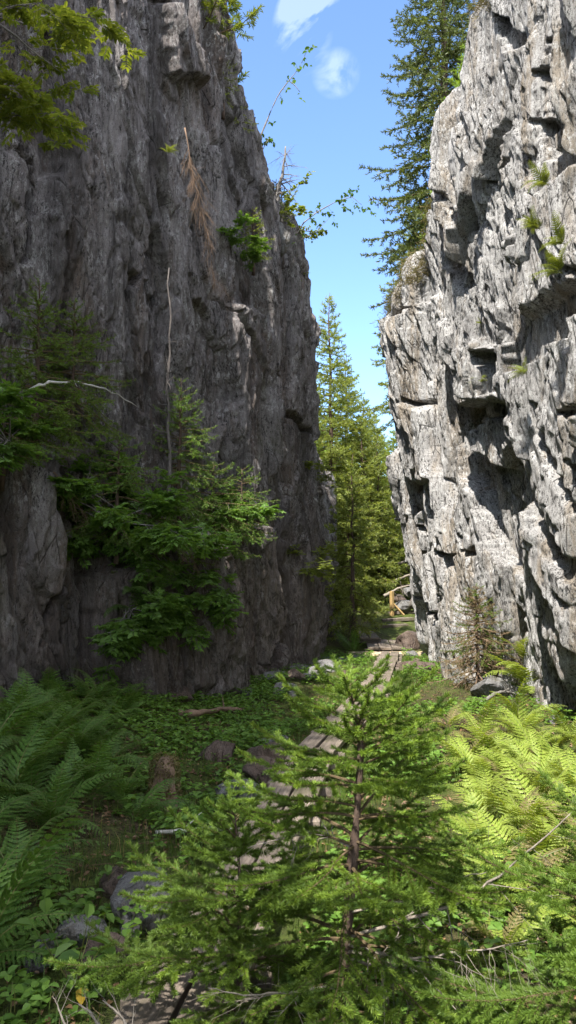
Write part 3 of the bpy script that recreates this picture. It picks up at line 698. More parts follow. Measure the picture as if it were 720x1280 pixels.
# crosswise landing, the ramp beyond it, steps, the post
a, b_ = at(436, 823, 17.75), at(541, 823, 17.6)
e = empty('landing', tuple((a + b_) / 2), 'pale new plank lying crosswise where the boardwalk starts to climb', 'landing')
for i in range(2):
    m = MB(); plank(m, a + [0, i * .27, 0] - (a + b_) / 2, b_ + [0, i * .27, 0] - (a + b_) / 2, .25, .12, 70 + i); m.build('plank', [M['wood_new']], e, smooth=False)
for x in (.15, .5, .85):
    m = MB(); q = a + (b_ - a) * x - (a + b_) / 2; plank(m, q + [0, -.1, -.24], q + [0, .4, -.24], .12, .24, 74); m.build('crossbeam', [M['wood']], e, smooth=False)
boardwalk(at(482, 812, 18.15), at(476, 797, 20.2), 'sloping planks rising behind the crosswise plank', 61, 'wood', .26, 3, .02)
boardwalk(at(462, 799, 18.9), at(452, 786, 21.0), 'grey planks going up left of the sloping planks', 62, 'wood', .22, 2, .02)
for k, (px0, px1, py, d) in enumerate([(468, 508, 785, 20.6), (476, 516, 777, 21.2), (484, 520, 768, 21.9)]):
    a, b_ = at(px0, py, d), at(px1, py - 2, d + .1); e = empty('wooden_step', tuple((a + b_) / 2), ['lowest wooden step below the yellow post', 'middle wooden step below the yellow post', 'topmost wooden step at the foot of the yellow post'][k], 'step', 'wooden steps below the yellow post')
    m = MB(); plank(m, a - (a + b_) / 2, b_ - (a + b_) / 2, .42, .07, 80 + k); m.build('tread', [M['wood']], e, smooth=False)
    m = MB(); plank(m, a - (a + b_) / 2 + [0, .05, -.42], b_ - (a + b_) / 2 + [0, .05, -.42], .25, .415, 90 + k); m.build('riser', [M['wood']], e, smooth=False)
p = at(490, 768, 21.5); e = empty('marker_post', tuple(p), 'short yellow wooden post beside the steps at the far end of the path', 'post')
m = MB(); tube(m, [(0, 0, -.3), (0, 0, .60), (0, 0, .63)], [.06, .06, .05], 4); m.build('post', [M['wood_yel']], e, smooth=False)
m = MB(); tube(m, [(.05, 0, .28), (.32, -.03, -.02)], .028, 4); m.build('brace', [M['wood_yel']], e, smooth=False)

# ------------------------------------------------------------------ stones
def stone(seed, loc, size, mat, label, rz=0.0, sub=5, sink=.25, cuts=11, group=None, name='boulder'):
    rng = np.random.default_rng(seed); bm = bmesh.new(); bmesh.ops.create_icosphere(bm, subdivisions=sub, radius=1)
    V = np.array([v.co[:] for v in bm.verts]); Fc = np.array([[v.index for v in f.verts] for f in bm.faces]); bm.free()
    for _ in range(cuts):
        n = rv(rng); d = rng.uniform(.5, .82); s = V @ n; V = V - np.maximum(s - d, 0)[:, None] * n * .96
    V += norm(V) * (.05 * fbm(V[:, 0] * 2 + seed, V[:, 1] * 2, V[:, 2] * 2, 4, seed) + .012 * fbm(V[:, 0] * 9, V[:, 1] * 9, V[:, 2] * 9 + seed, 3, seed))[:, None]
    V = V / np.abs(V).max(0) * np.array(size) / 2; c, s = math.cos(rz), math.sin(rz)
    V = V @ np.array([[c, s, 0], [-s, c, 0], [0, 0, 1]]); V[:, 2] += size[2] * (.5 - sink)
    m = MB(); m.add(V, Fc); return tag(m.build(name, [M[mat]], None, (0, 0, 0), loc=tuple(loc)), label, 'rock', group)
def st(seed, px, py, size, mat, label, rz=0., **k):
    p = onground(px, py); return stone(seed, p, size, mat, label, rz, **k)
st(131, 186, 1150, (.36, .33, .34), 'stone', 'largest grey boulder with a pale streaked top beside the low spruce boughs', .4, sink=.2)
st(2, 150, 1120, (.18, .2, .16), 'stone_b', 'brownish stone leaning against the left side of the largest grey boulder', 1)
st(3, 160, 1172, (.13, .12, .12), 'stone', 'small round stone just below the largest grey boulder', 2, name='stone')
st(4, 215, 1165, (.12, .12, .12), 'stone', 'small dark stone at the right foot of the largest grey boulder', .6, name='stone')
st(5, 100, 1182, (.22, .2, .15), 'stone', 'flat grey stone between the fern and the broad leaved seedling', .3, name='stone')
st(6, 52, 1210, (.15, .14, .15), 'stone', 'grey stone in the dark grass left of the broad leaved seedling', 1.2, name='stone')
st(7, 128, 1220, (.24, .22, .20), 'stone_b', 'brown smooth stone right behind the broad leaved seedling', .8, name='stone')
st(8, 300, 1003, (.46, .3, .26), 'stone', 'wide grey stone slab at the foot of the stone steps', .1, sink=.35, name='stone_slab')
st(9, 328, 980, (.36, .3, .30), 'stone_b', 'middle brown slab of the small stone steps', .2, sink=.3, name='stone_slab')
st(10, 338, 960, (.44, .3, .32), 'stone_b', 'upper brown slab of the small stone steps', -.1, sink=.3, name='stone_slab')
st(11, 272, 948, (.38, .25, .28), 'stone_b', 'brown stone among the ground leaves left of the stone steps', .3, sink=.3)
st(12, 345, 935, (.3, .26, .2), 'stone', 'small grey stone above the stone steps', .5, sink=.3, name='stone')
st(13, 620, 870, (.72, .55, .42), 'stone', 'flat topped pale boulder under the dry bush on the right', .2, sink=.25)
st(14, 658, 906, (.12, .12, .06), 'stone', 'tiny pale stone on the bare soil right of the path', .2, name='stone')
st(15, 520, 838, (1.0, .7, .3), 'stone_b', 'low sunlit rock slab right of the crosswise plank', .4, sink=.4)
st(16, 512, 808, (.9, .8, .55), 'stone_b', 'dark boulder under the right end of the wooden steps', .7, sink=.3)
st(17, 398, 850, (.5, .4, .35), 'stone', 'grey rock at the foot of the shaded cliff left of the crosswise plank', .7, sink=.3)
st(18, 360, 872, (.45, .4, .3), 'stone', 'mossy rock at the cliff foot above the stone steps', .2, sink=.3)
rr_ = ['lowest', 'second', 'third', 'fourth', 'fifth', 'sixth', 'seventh', 'eighth', 'topmost']
for k, (px, py, d, sz) in enumerate([(505, 752, 21.9, (.7, .6, .4)), (522, 748, 21.9, (.8, .6, .55)), (500, 738, 22.4, (.6, .5, .3)), (514, 732, 22.8, (.8, .5, .35)), (506, 724, 23.2, (.5, .5, .3)), (522, 720, 23.3, (.9, .6, .5)), (503, 712, 24, (.6, .6, .3)), (515, 706, 24.2, (.8, .6, .4)), (510, 697, 24.8, (.6, .5, .35))]):
    p = at(px, py, d); g = G(p[0], p[1]); s2 = sz; stone(20 + k, (p[0], p[1], max(g, p[2] - .35)), s2, 'stone_b' if k % 3 else 'stone', rr_[k] + ' rock, counted upwards, of the rubble right of the yellow post', k * .9, 4, .12, 16)
for k, (q, w_) in enumerate([([(480, 745), (498, 735), (520, 730)], 'lower'), ([(490, 728), (508, 720), (526, 712)], 'middle'), ([(498, 705), (512, 700), (524, 680)], 'upper')]):
    dead_limb([at(*v, 21.6 + k * .7) for v in q], .05, 150 + k, 5, .4, .1, 'exposed_root', 'dead', label=w_ + ' bare grey root lying across the rubble by the yellow post', cat='root', twig2=2)
p = at(350, 304, 14.2); stone(30, p, (.42, .42, .62), 'rock_r' if False else 'stone', 'white rounded boulder sticking out of the rim of the shaded cliff', .2, 5, .4)

# scree at the foot of both walls: copies of a few of the stones above
rs = np.random.default_rng(21); srcs = [o for o in C.objects if o.get('category') == 'rock' and o.name.split('.')[0] == 'stone']
for k in range(46):
    left = k < 28; W = LW if left else RW; y = rs.uniform(7.5, 17) if left else rs.uniform(8, 17); off = abs(rs.normal(0, .35)) + (.25 if left else .1); x = wx(W, y) + (off if left else -off)
    if not left and 9.2 < y < 12.5: x += .4
    o = srcs[k % len(srcs)].copy(); C.objects.link(o); s = rs.uniform(.7, 2.2); o.scale = (s, s * rs.uniform(.7, 1.2), s * rs.uniform(.6, 1)); o.rotation_euler = (0, 0, rs.random() * 6.28); o.location = (x, y, G(x, y) - .02)
    o['label'] = 'fallen stone among the litter along the foot of the %s cliff' % ('shaded' if left else 'sunlit'); o['group'] = 'fallen stones at the foot of the %s cliff' % ('shaded' if left else 'sunlit')
# ------------------------------------------------------------------ ferns
SHG = 'ferns in the dense shaded patch at the left edge'; SHL = 'green fern in the dense shaded patch at the left edge under the cliff'
for k, (px, py, d, s, nf) in enumerate([(20, 900, 6.4, 1.1, 9), (70, 905, 6.6, 1.1, 9), (115, 920, 6.6, 1.0, 8), (-20, 930, 5.6, 1.15, 9), (50, 950, 5.6, 1.1, 9), (105, 985, 5.2, .95, 8), (10, 990, 4.9, 1.0, 9), (65, 1010, 4.7, .95, 8),
                                       (30, 860, 7.2, 1.1, 8), (90, 862, 7.6, 1.0, 8), (135, 960, 6.2, .8, 7), (-40, 1010, 4.2, 1.0, 8), (150, 905, 8.0, .9, 8), (120, 885, 8.2, 1.0, 8), (60, 870, 8.0, 1.1, 8), (150, 1000, 5.6, .75, 7), (40, 1040, 5.0, .9, 8), (90, 945, 6.0, 1.0, 8)]):
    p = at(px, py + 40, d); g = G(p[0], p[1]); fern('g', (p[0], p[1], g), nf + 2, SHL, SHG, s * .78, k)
p = at(-25, 1150, 3.35); fern('g', (p[0], p[1], G(p[0], p[1])), 10, 'nearest fern at the left edge with long fronds reaching over the grass', None, .95, 50)
p = at(20, 1060, 3.9); fern('g', (p[0], p[1], G(p[0], p[1])), 9, 'fern whose bright fronds point at the largest grey boulder', None, .85, 51)
p = at(170, 985, 5.2); fern('g', (p[0], p[1], G(p[0], p[1])), 7, 'small fern right of the dense patch and above the mossy stump', None, .6, 52)
SUN = 'sunlit ferns at the right edge'; SUL = 'yellow green fern in the sunlit patch at the right edge under the pale cliff'
rs = np.random.default_rng(4); spots = []
while len(spots) < 62:
    y = rs.uniform(3.4, 7.9); x = rs.uniform(.7, 2.9)
    if x < .25 * y - .2 or x > wx(RW, y) - .55: continue
    if all((x - a) ** 2 + (y - b) ** 2 >.26 ** 2 for a, b in spots): spots.append((x, y))
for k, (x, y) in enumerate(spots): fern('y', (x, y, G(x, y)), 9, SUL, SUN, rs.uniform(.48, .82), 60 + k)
p = at(560, 905, 8.2); fern('y', (p[0], p[1], G(p[0], p[1])), 7, 'low yellow green fern beside the bare soil right of the spruce tip', None, .62, 80)
p = onground(655, 866); fern('y', tuple(p + [0.1, 0, 0]), 9, 'tall yellow green fern in the corner where the near rock block meets the recess', None, 1.25, 81, spread=3.6, a0=2.2)
p = p + [.15, .5, .35]; fern('y', tuple(p), 7, 'upper yellow green fern behind the one in the rock corner', None, 1.0, 82, spread=3.6, a0=2.0)
p = onground(442, 818); fern('g', tuple(p), 7, 'green fern at the foot of the shaded cliff beside the crosswise plank', None, .9, 83)
for k, (px, py, s, lb) in enumerate([(692, 232, .9, 'uppermost bright fern tuft on the sunlit cliff near the right edge'), (680, 287, .7, 'bright fern tuft beside the brown streak on the sunlit cliff'), (712, 306, .9, 'fern tuft at the right edge above the big overhang'), (708, 342, 1.0, 'fern tuft hanging right over the big overhang'),
                                     (614, 482, .9, 'fern tuft hanging in the dark slot above the rock nook'), (664, 468, .7, 'small fern tuft on the bright block right of the dark slot'), (606, 405, .4, 'tiny fern tuft in the diagonal crack of the sunlit cliff')]):
    p = RW.pt(px, py, .5 if px > 640 else .05); fern('w', (p[0] - .05, p[1], p[2]), 10, lb, None, s * .85, 90 + k, (0, -.5, 0), 3.4, 1.6)
for k, (px, py, s, key, lb) in enumerate([(408, 690, 1.25, 'w', 'yellowish fern on the corner of the shaded cliff by the path'), (405, 712, .9, 'w', 'lower yellowish fern on the corner of the shaded cliff'), (172, 770, 1.0, 'g', 'drooping fern clump hanging on the foot of the shaded cliff'), (158, 745, .9, 'g', 'fern hanging just above the drooping clump on the shaded cliff'), (190, 735, .8, 'g', 'fern at the lip of the planted ledge'),
                                          (84, 690, .6, 'g', 'small fern in the dark slot beside the left buttress'), (204, 196, .6, 'w', 'small sprig of leaves high on the shaded cliff'), (240, 730, .7, 'g', 'fern below the right end of the planted ledge'), (185, 800, .6, 'g', 'lowest small fern on the foot of the shaded cliff'), (128, 880, .7, 'g', 'fern at the cliff foot behind the dense patch')]):
    p = LW.pt(px, py, .4 if 126 < px < 350 and py > 600 else .1); fern(key, (p[0] + .08, p[1] - .08, p[2]), 8, lb, None, s * .8, 110 + k, (.35, .25, 0), 4.2, -2.6)

# ------------------------------------------------------------------ plants on the ledges of the shaded cliff
def ledge(px, py, off=.35, inn=.12): p = LW.pt(px, py, off); return (p[0] - .02, p[1] + .02, p[2])
def dark_spruce(seed, loc, h, Rr, label, mat='needle_dark', z0=.1, **k):
    e = empty('spruce', loc, label, 'spruce'); tr, cr = big_spruce(seed, h, Rr, z0, None, dz=.13, per=5, dens=200, nl=.03, nw=.006, step=.075, sub=.08, **k)
    tr.build('trunk', [M['bark']], e); cr.build('crown', [M['twig'], M[mat]], e, smooth=False); return e
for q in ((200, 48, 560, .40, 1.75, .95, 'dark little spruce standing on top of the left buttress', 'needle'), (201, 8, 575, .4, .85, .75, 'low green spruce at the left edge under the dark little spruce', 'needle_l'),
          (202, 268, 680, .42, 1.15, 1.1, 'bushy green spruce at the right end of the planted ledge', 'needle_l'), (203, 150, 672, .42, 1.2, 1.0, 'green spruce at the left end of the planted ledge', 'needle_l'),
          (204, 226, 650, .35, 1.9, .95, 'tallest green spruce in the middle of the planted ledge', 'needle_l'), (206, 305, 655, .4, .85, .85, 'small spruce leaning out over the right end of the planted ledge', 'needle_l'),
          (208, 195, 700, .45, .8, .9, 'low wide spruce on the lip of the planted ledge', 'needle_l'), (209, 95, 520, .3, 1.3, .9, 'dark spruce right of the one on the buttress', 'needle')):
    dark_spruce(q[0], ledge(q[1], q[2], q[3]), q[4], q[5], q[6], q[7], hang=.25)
dark_spruce(205, ledge(318, 322, .1), .9, .5, 'small drooping spruce below the rim of the shaded cliff', 'needle_far', hang=.5)
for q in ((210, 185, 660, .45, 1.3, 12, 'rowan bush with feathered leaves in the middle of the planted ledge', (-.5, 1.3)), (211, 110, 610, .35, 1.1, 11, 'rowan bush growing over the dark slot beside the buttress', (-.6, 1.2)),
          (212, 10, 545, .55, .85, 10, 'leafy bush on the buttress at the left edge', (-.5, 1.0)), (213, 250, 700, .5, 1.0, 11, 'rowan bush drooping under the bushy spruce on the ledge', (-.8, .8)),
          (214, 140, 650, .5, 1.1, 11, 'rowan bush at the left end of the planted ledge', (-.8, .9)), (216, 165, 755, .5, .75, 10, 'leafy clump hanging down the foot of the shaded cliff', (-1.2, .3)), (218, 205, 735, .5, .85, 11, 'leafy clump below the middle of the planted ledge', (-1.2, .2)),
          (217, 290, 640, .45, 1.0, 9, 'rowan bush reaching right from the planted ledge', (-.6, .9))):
    shrub(q[0], ledge(*q[1:4]), q[4] * .82, q[5], .16, ('bark_g', 'leaf_bright'), q[6], 'bush', 'rowan_bush', dens=56, el=q[7])
# tall thin trunk on the ledge
p0 = np.array(ledge(208, 662, .3)); p1 = LW.pt(212, 480, .32); p2 = LW.pt(213, 335, .30)
dead_limb([p0 - [0, 0, .2], p0, (p0 + p1) / 2 + [.05, -.03, 0], p1 + [-.02, 0, 0], (p1 + p2) / 2 + [.04, 0, 0], p2], .034, 151, 22, .22, .25, 'dead_tree', 'bark_d', label='thin bare grey trunk with short broken stubs standing on the ledge against the shaded cliff', cat='dead tree', twig2=1)
def hang(px, py, off): return LW.pt(px, py, off)
dead_limb([hang(40, 488, .62), hang(58, 479, .68), hang(88, 476, .7), hang(118, 481, .68), hang(146, 491, .6), hang(172, 508, .4)], .016, 41, 3, .15, .3, 'bleached_branch', 'pale', label='bleached white branch arching over the top of the buttress', cat='branch', twig2=1)
dead_limb([hang(232, 160, .2), hang(240, 210, .26), hang(252, 262, .3), hang(262, 315, .3), hang(270, 360, .22)], .012, 42, 90, .42, .35, 'dead_treetop', 'deadbrown', label='dead brown spruce top hanging down the shaded cliff', cat='dead tree', twig2=8)
dead_limb([hang(226, 655, .6), hang(240, 690, .75), hang(250, 720, .8)], .008, 43, 24, .35, .4, 'dead_branch', 'deadbrown', label='tangle of dead grey twigs under the planted ledge', cat='branch', twig2=5)
dead_limb([hang(70, 590, .55), hang(90, 620, .5), hang(110, 650, .4)], .008, 44, 26, .35, .6, 'dead_branch', 'deadbrown', label='dead hanging twigs across the dark slot', cat='branch', twig2=5)
dead_limb([hang(240, 640, .6), hang(262, 665, .6), hang(275, 700, .55)], .007, 47, 20, .3, .5, 'dead_branch', 'pale', label='pale dead twigs below the bushy spruce on the ledge', cat='branch', twig2=4)

# leafy branches leaning in from the upper left
shrub(220, tuple(LW.pt(-20, 10, 1.2)), 1.1, 6, .13, ('bark_g', 'leaf_y'), 'bright leafy branches leaning in at the upper left corner', 'branch', 'leafy_branch', dens=26, el=(-.4, .4), az=(-.9, .5), droop=.3)
shrub(221, tuple(LW.pt(-25, 135, 1.2)), .8, 5, .13, ('bark_g', 'leaf_y'), 'leafy branches at the left edge below the upper left corner', 'branch', 'leafy_branch', dens=26, el=(-.4, .4), az=(-.9, .4), droop=.3)

# ------------------------------------------------------------------ trees on the rims and beyond
def rim(W, px, y): 
    u = np.interp(y, W.y[:700], W.U[:700]); return np.interp(u, W.U, W.H)
def big(seed, loc, h, Rr, z0, label, mat='needle_far', group=None, name='spruce_tree', **k):
    e = empty(name, loc, label, 'spruce tree', group); tr, cr = big_spruce(seed, h, Rr, z0, None, **k)
    tr.build('trunk', [M['bark']], e); cr.build('crown', [M['twig'], M[mat]], e, smooth=False); return e
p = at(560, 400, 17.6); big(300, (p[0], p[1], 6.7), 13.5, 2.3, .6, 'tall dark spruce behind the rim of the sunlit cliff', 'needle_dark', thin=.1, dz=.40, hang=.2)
p = at(585, 100, 15.2); big(301, (p[0], p[1], 8.4), 4.2, 1.2, .3, 'bright yellow green young spruce on the rim of the sunlit cliff', 'needle_new', dz=.28)
p = at(528, 400, 20.5); big(302, (p[0], p[1], 5.6), 6.5, 1.9, .4, 'spruce whose boughs stick out left below the tall dark spruce', 'needle_far', thin=.2)
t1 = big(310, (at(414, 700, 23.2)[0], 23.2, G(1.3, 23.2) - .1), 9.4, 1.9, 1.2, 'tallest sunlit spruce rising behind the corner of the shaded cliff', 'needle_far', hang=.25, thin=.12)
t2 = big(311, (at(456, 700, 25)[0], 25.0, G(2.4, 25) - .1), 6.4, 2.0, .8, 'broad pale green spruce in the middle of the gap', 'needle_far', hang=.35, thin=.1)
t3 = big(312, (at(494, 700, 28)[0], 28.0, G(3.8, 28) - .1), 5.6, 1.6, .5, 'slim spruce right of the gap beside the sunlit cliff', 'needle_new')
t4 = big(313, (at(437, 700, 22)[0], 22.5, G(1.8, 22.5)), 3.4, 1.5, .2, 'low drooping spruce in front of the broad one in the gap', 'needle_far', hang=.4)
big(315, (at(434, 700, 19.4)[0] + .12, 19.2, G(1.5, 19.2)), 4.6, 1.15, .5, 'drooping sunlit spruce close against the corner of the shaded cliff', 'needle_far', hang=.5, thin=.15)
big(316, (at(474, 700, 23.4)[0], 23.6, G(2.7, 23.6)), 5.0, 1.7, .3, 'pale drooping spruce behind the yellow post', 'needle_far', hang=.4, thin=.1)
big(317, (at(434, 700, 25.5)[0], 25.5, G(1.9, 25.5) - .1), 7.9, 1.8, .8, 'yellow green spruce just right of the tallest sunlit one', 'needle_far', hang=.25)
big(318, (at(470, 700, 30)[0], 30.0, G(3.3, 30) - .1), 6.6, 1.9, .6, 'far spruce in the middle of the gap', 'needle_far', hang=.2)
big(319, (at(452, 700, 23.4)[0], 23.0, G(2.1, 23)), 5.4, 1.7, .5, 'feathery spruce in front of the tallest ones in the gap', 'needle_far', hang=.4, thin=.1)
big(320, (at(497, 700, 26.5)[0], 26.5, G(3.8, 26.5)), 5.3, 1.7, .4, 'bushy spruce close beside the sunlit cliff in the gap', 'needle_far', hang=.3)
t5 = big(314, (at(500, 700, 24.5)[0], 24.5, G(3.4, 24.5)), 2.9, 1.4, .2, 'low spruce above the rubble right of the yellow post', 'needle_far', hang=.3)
rng = np.random.default_rng(77); BG = 'trees of the wood beyond the gap'
for k in range(26):
    y = 32 + 34 * (k / 26) + rng.uniform(-1, 1); x = .12 * y + rng.uniform(-.34, .36) * y * .55; src = (t2, t3, t1)[k % 3]; hh = (6.4, 5.6, 8.9)[k % 3]
    top = 1.6 + (np.interp(abs(x / y * 985 + 360 - 474), [0, 40, 90], [150, 165, 330]) / 985) * y
    z = G(x, y); s = max(.5, min(1.4, (top - z) / hh)); dup(src, (x, y, z), rng.random() * 6.28, s, 'spruce in the wood beyond the gap between the cliffs', BG)
# wood on the tops of both cliffs
RL = 'spruces on the plateau above the cliffs'
for k, (x, y, s) in enumerate([(-7.5, 16.5, .9), (-9.5, 13, 1.0), (-6.5, 20, .8), (7.2, 15, 1.0), (8.5, 18.5, 1.1), (9.0, 12, 1.1), (-9, 5, .9), (-9.5, 9, 1.0)]):
    dup((t1, t2)[k % 2], (x, y, G(x, y) - .2), k * 1.3, s, 'spruce on the plateau above the cliffs', RL)
# trees of the left rim; those out of view are added for shade
def pinetree(seed, loc, h, label, name='pine_tree', cat='pine tree', leaf='leaf', lean=(0, 0), nlimb=22, tl=.34, z0=.35, Rr=.3, lsz=.075, clump=60, lw=.2):
    rng = np.random.default_rng(seed); tr, cr = MB(), MB(); S, P, D = [], [], []
    zz = np.linspace(-.3, h, 10); Q = np.stack([lean[0] * zz ** 1.2 + rng.normal(0, .02, 10), lean[1] * zz ** 1.2 + rng.normal(0, .02, 10), zz], 1); Q[0, :2] = 0; tube(tr, Q, np.linspace(.02 + .011 * h, .012, 10), 8, 0, seed, .3)
    for i in range(nlimb):
        z = h * (z0 + (1 - z0) * (i + rng.random()) / nlimb); p = np.array([np.interp(z, Q[:, 2], Q[:, k]) for k in range(3)]); L = h * Rr * (1.15 - z / h) * rng.uniform(.6, 1.1) + .15
        A = curve(p, rng.random() * 6.28, rng.uniform(-.1, .6), L, 6, .006 + .01 * L, .2, .4, .2, rng); S += A
        for j in range(6):
            g, d, r = along(A, rng.uniform(.3, 1)); v = norm(d + rv(rng) * .8); B = curve(g, math.atan2(v[1], v[0]), math.asin(v[2]) * .7 + .1, L * tl * rng.uniform(.5, 1), 3, r * .5, .1, .3, .2, rng); S += B
            for k in range(clump // 6):
                g2, d2, r2 = along(B, rng.uniform(.35, 1)); P.append(g2); D.append(d2 * .7 + rv(rng) * .9)
    segtubes(cr, S, 4, 0); leaves(cr, rng, P, D, lsz, lw, 1)
    e = empty(name, loc, label, cat); tr.build('trunk', [M['bark']], e); cr.build('crown', [M['twig'], M[leaf]], e, smooth=False); return e
p = at(256, 80, 11.9); pinetree(400, (p[0] - .22, p[1] + .35, p[2] + .05), 3.2, 'pine with loose light needles on the upper left rim', leaf='leaf_y', nlimb=44, z0=.05, Rr=.36, clump=280, lsz=.09, lw=.14)
p = LW.pt(205, 0, -.6); pinetree(401, (p[0] - .4, p[1] + .6, 11.6), 4.5, 'slender pine behind the loose pine on the upper left rim', leaf='leaf', nlimb=24, z0=.25, Rr=.22, clump=90, lsz=.09, lw=.14)
for k, (x, y, s) in enumerate([(-6.6, -7.5, .95), (-5.9, -4.0, .9), (-5.8, -1.0, .8), (-6.4, 2.0, .9)]):
    dup(t1, (x, y, 13.6), k * 2.1, s, 'unseen spruce added on the left rim to shade the foreground', 'unseen rim spruces added for shade')  # out of view, added to cast shade over the left foreground
pinetree(402, (-1.75, -1.1, G(-1.75, -1.1)), 7.4, 'loose crowned birch added out of view to shade the saplings', 'shade_birch', 'birch tree', 'leaf', (.02, .01), 24, .34, .45, .24, .085, 36, .55)  # unseen tree added to dapple the foreground spruces with shade
# birch shoots that stick out against the sky
def shoot(seed, px, y, label, n_leaf=70, lsz=.07, r=.016, name='birch_shoot', side=10, leaf='leaf', tl=.35, start=.45):
    rng = np.random.default_rng(seed); P = np.array([at(a, b, y) for a, b in px]); base = P[0].copy(); e = empty(name, tuple(base), label, 'birch'); P = P - base
    k = np.linspace(0, 1, len(P)); q = np.linspace(0, 1, 16); Q = np.stack([np.interp(q, k, P[:, i]) for i in range(3)], 1); st_, fo = MB(), MB(); tube(st_, Q, np.linspace(r, r * .3, 16), 6, 0, seed, .3)
    A = [[*Q[i], *Q[i + 1], r * (1 - i / 16), r] for i in range(15)]; S, LP, LD = [], [], []
    for i in range(side):
        g, d, rr = along(A, rng.uniform(start, 1)); v = norm(d * .6 + rv(rng) * .8); B = curve(g, math.atan2(v[1], v[0]), math.asin(v[2]), tl * rng.uniform(.4, 1), 4, rr * .4, .2, 0, .2, rng); S += B
        for j in range(max(1, n_leaf // side)):
            g2, d2, _ = along(B, rng.uniform(.3, 1)); LP.append(g2); LD.append(d2 * .4 + rv(rng) + np.array([0, 0, -.4]))
    segtubes(st_, S, 4, 0); leaves(fo, rng, LP, LD, lsz, .7, 0); st_.build('stem', [M['bark_g']], e); fo.build('foliage', [M[leaf]], e, smooth=False); return e
shoot(410, [(322, 178), (330, 160), (338, 140), (348, 118), (361, 101), (368, 106), (375, 115)], 13.4, 'thin bent birch shoot standing up against the sky', 16, .075, .016, side=5, tl=.25, start=.1)
shoot(411, [(361, 101), (366, 95), (374, 85), (380, 72), (385, 60)], 13.4, 'dark leaved top of a birch shoot right under the cloud', 34, .085, .008, side=9, tl=.28, start=.05)
shoot(412, [(366, 300), (380, 278), (398, 264), (420, 252), (440, 246), (452, 256)], 14.9, 'birch branch with fluttering leaves reaching right over the gap', 170, .075, .013, side=16, tl=.42, start=.25)
shoot(413, [(364, 310), (375, 300), (395, 290), (412, 272)], 14.9, 'bare thin twigs under the fluttering birch branch', 24, .05, .008, side=12, tl=.4, start=.2)
shoot(414, [(327, 190), (333, 178), (337, 172)], 13.6, 'short leafy sprout at the foot of the bent birch shoot', 60, .06, .008, side=8, tl=.25, start=.0)
p = LW.pt(350, 285, -.1); shrub(415, tuple(p), .95, 10, .07, ('bark_g', 'leaf_y'), 'bright green bush on the rim above the white boulder', 'bush', 'rim_bush', dens=110, el=(.3, 1.5), pinn=False)
dead_limb([at(343, 262, 14), at(349, 235, 14), at(355, 208, 14), at(357, 183, 14)], .05, 45, 26, .4, 1.0, 'dead_snag', 'bark_g', label='broken grey snag hung with twigs on the rim of the shaded cliff', cat='dead tree', twig2=5)
p = at(345, 240, 14.1); dark_spruce(207, (p[0], p[1], p[2] - .5), .75, .42, 'ragged little conifer around the broken snag', 'needle_dark', hang=.5, thin=.3)

for k, (px, py, y, hh, lb) in enumerate([(286, 112, 12.5, .9, 'small pale spruce on the rim right of the loose pine'), (306, 150, 13.0, .6, 'tiny spruce on the rim between the pine and the bent birch shoot'), (372, 345, 15.4, .8, 'small spruce on the lower rim of the shaded cliff near the gap')]):
    p = at(px, py, y); dark_spruce(520 + k, (p[0] - .1, p[1] + .1, p[2] - .15), hh, .42, lb, 'needle_far', thin=.15)
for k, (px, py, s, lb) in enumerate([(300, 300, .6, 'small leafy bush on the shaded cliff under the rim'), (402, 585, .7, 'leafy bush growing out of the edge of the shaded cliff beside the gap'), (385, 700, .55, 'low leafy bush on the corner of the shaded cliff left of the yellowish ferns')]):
    p = LW.pt(px, py, .15); shrub(530 + k, tuple(p), s, 8, .10, ('bark_g', 'leaf_y' if k else 'leaf_bright'), lb, 'bush', 'cliff_bush', dens=40, el=(-.5, .9))
# dry bush, small spruces along the path
p = onground(598, 862)
rng = np.random.default_rng(5); e = empty('dry_spruce', tuple(p), 'half dead bushy spruce with dry brown twigs in front of the sunlit cliff', 'spruce')
tr, cr = big_spruce(500, 1.5, .85, .05, None, dz=.11, per=7, dens=150, nl=.028, nw=.005, step=.08, sub=.08, hang=.6)
tr.build('trunk', [M['bark']], e); cr.build('crown', [M['deadbrown'], M['needle_dry']], e, smooth=False)
tr, cr = big_spruce(501, 1.55, .7, .5, None, dz=.16, per=6, dens=230, nl=.028, nw=.005, step=.08, sub=.08, hang=.3); cr.build('green_boughs', [M['twig'], M['needle']], e, smooth=False)
p = onground(438, 808); dark_spruce(502, tuple(p), 1.0, .3, 'slim dark sapling standing against the corner of the shaded cliff', 'needle_dark')
dead_limb([np.array(onground(598, 884)) + [0, 0, .03], np.array(onground(622, 876)) + [0, 0, .12], np.array(onground(640, 872)) + [0, 0, .06], np.array(onground(662, 872)) + [0, 0, .02]], .028, 46, 5, .3, .1, 'exposed_root', 'bark_g', label='bare root crossing the soil in front of the pale boulder', cat='root', twig2=1)

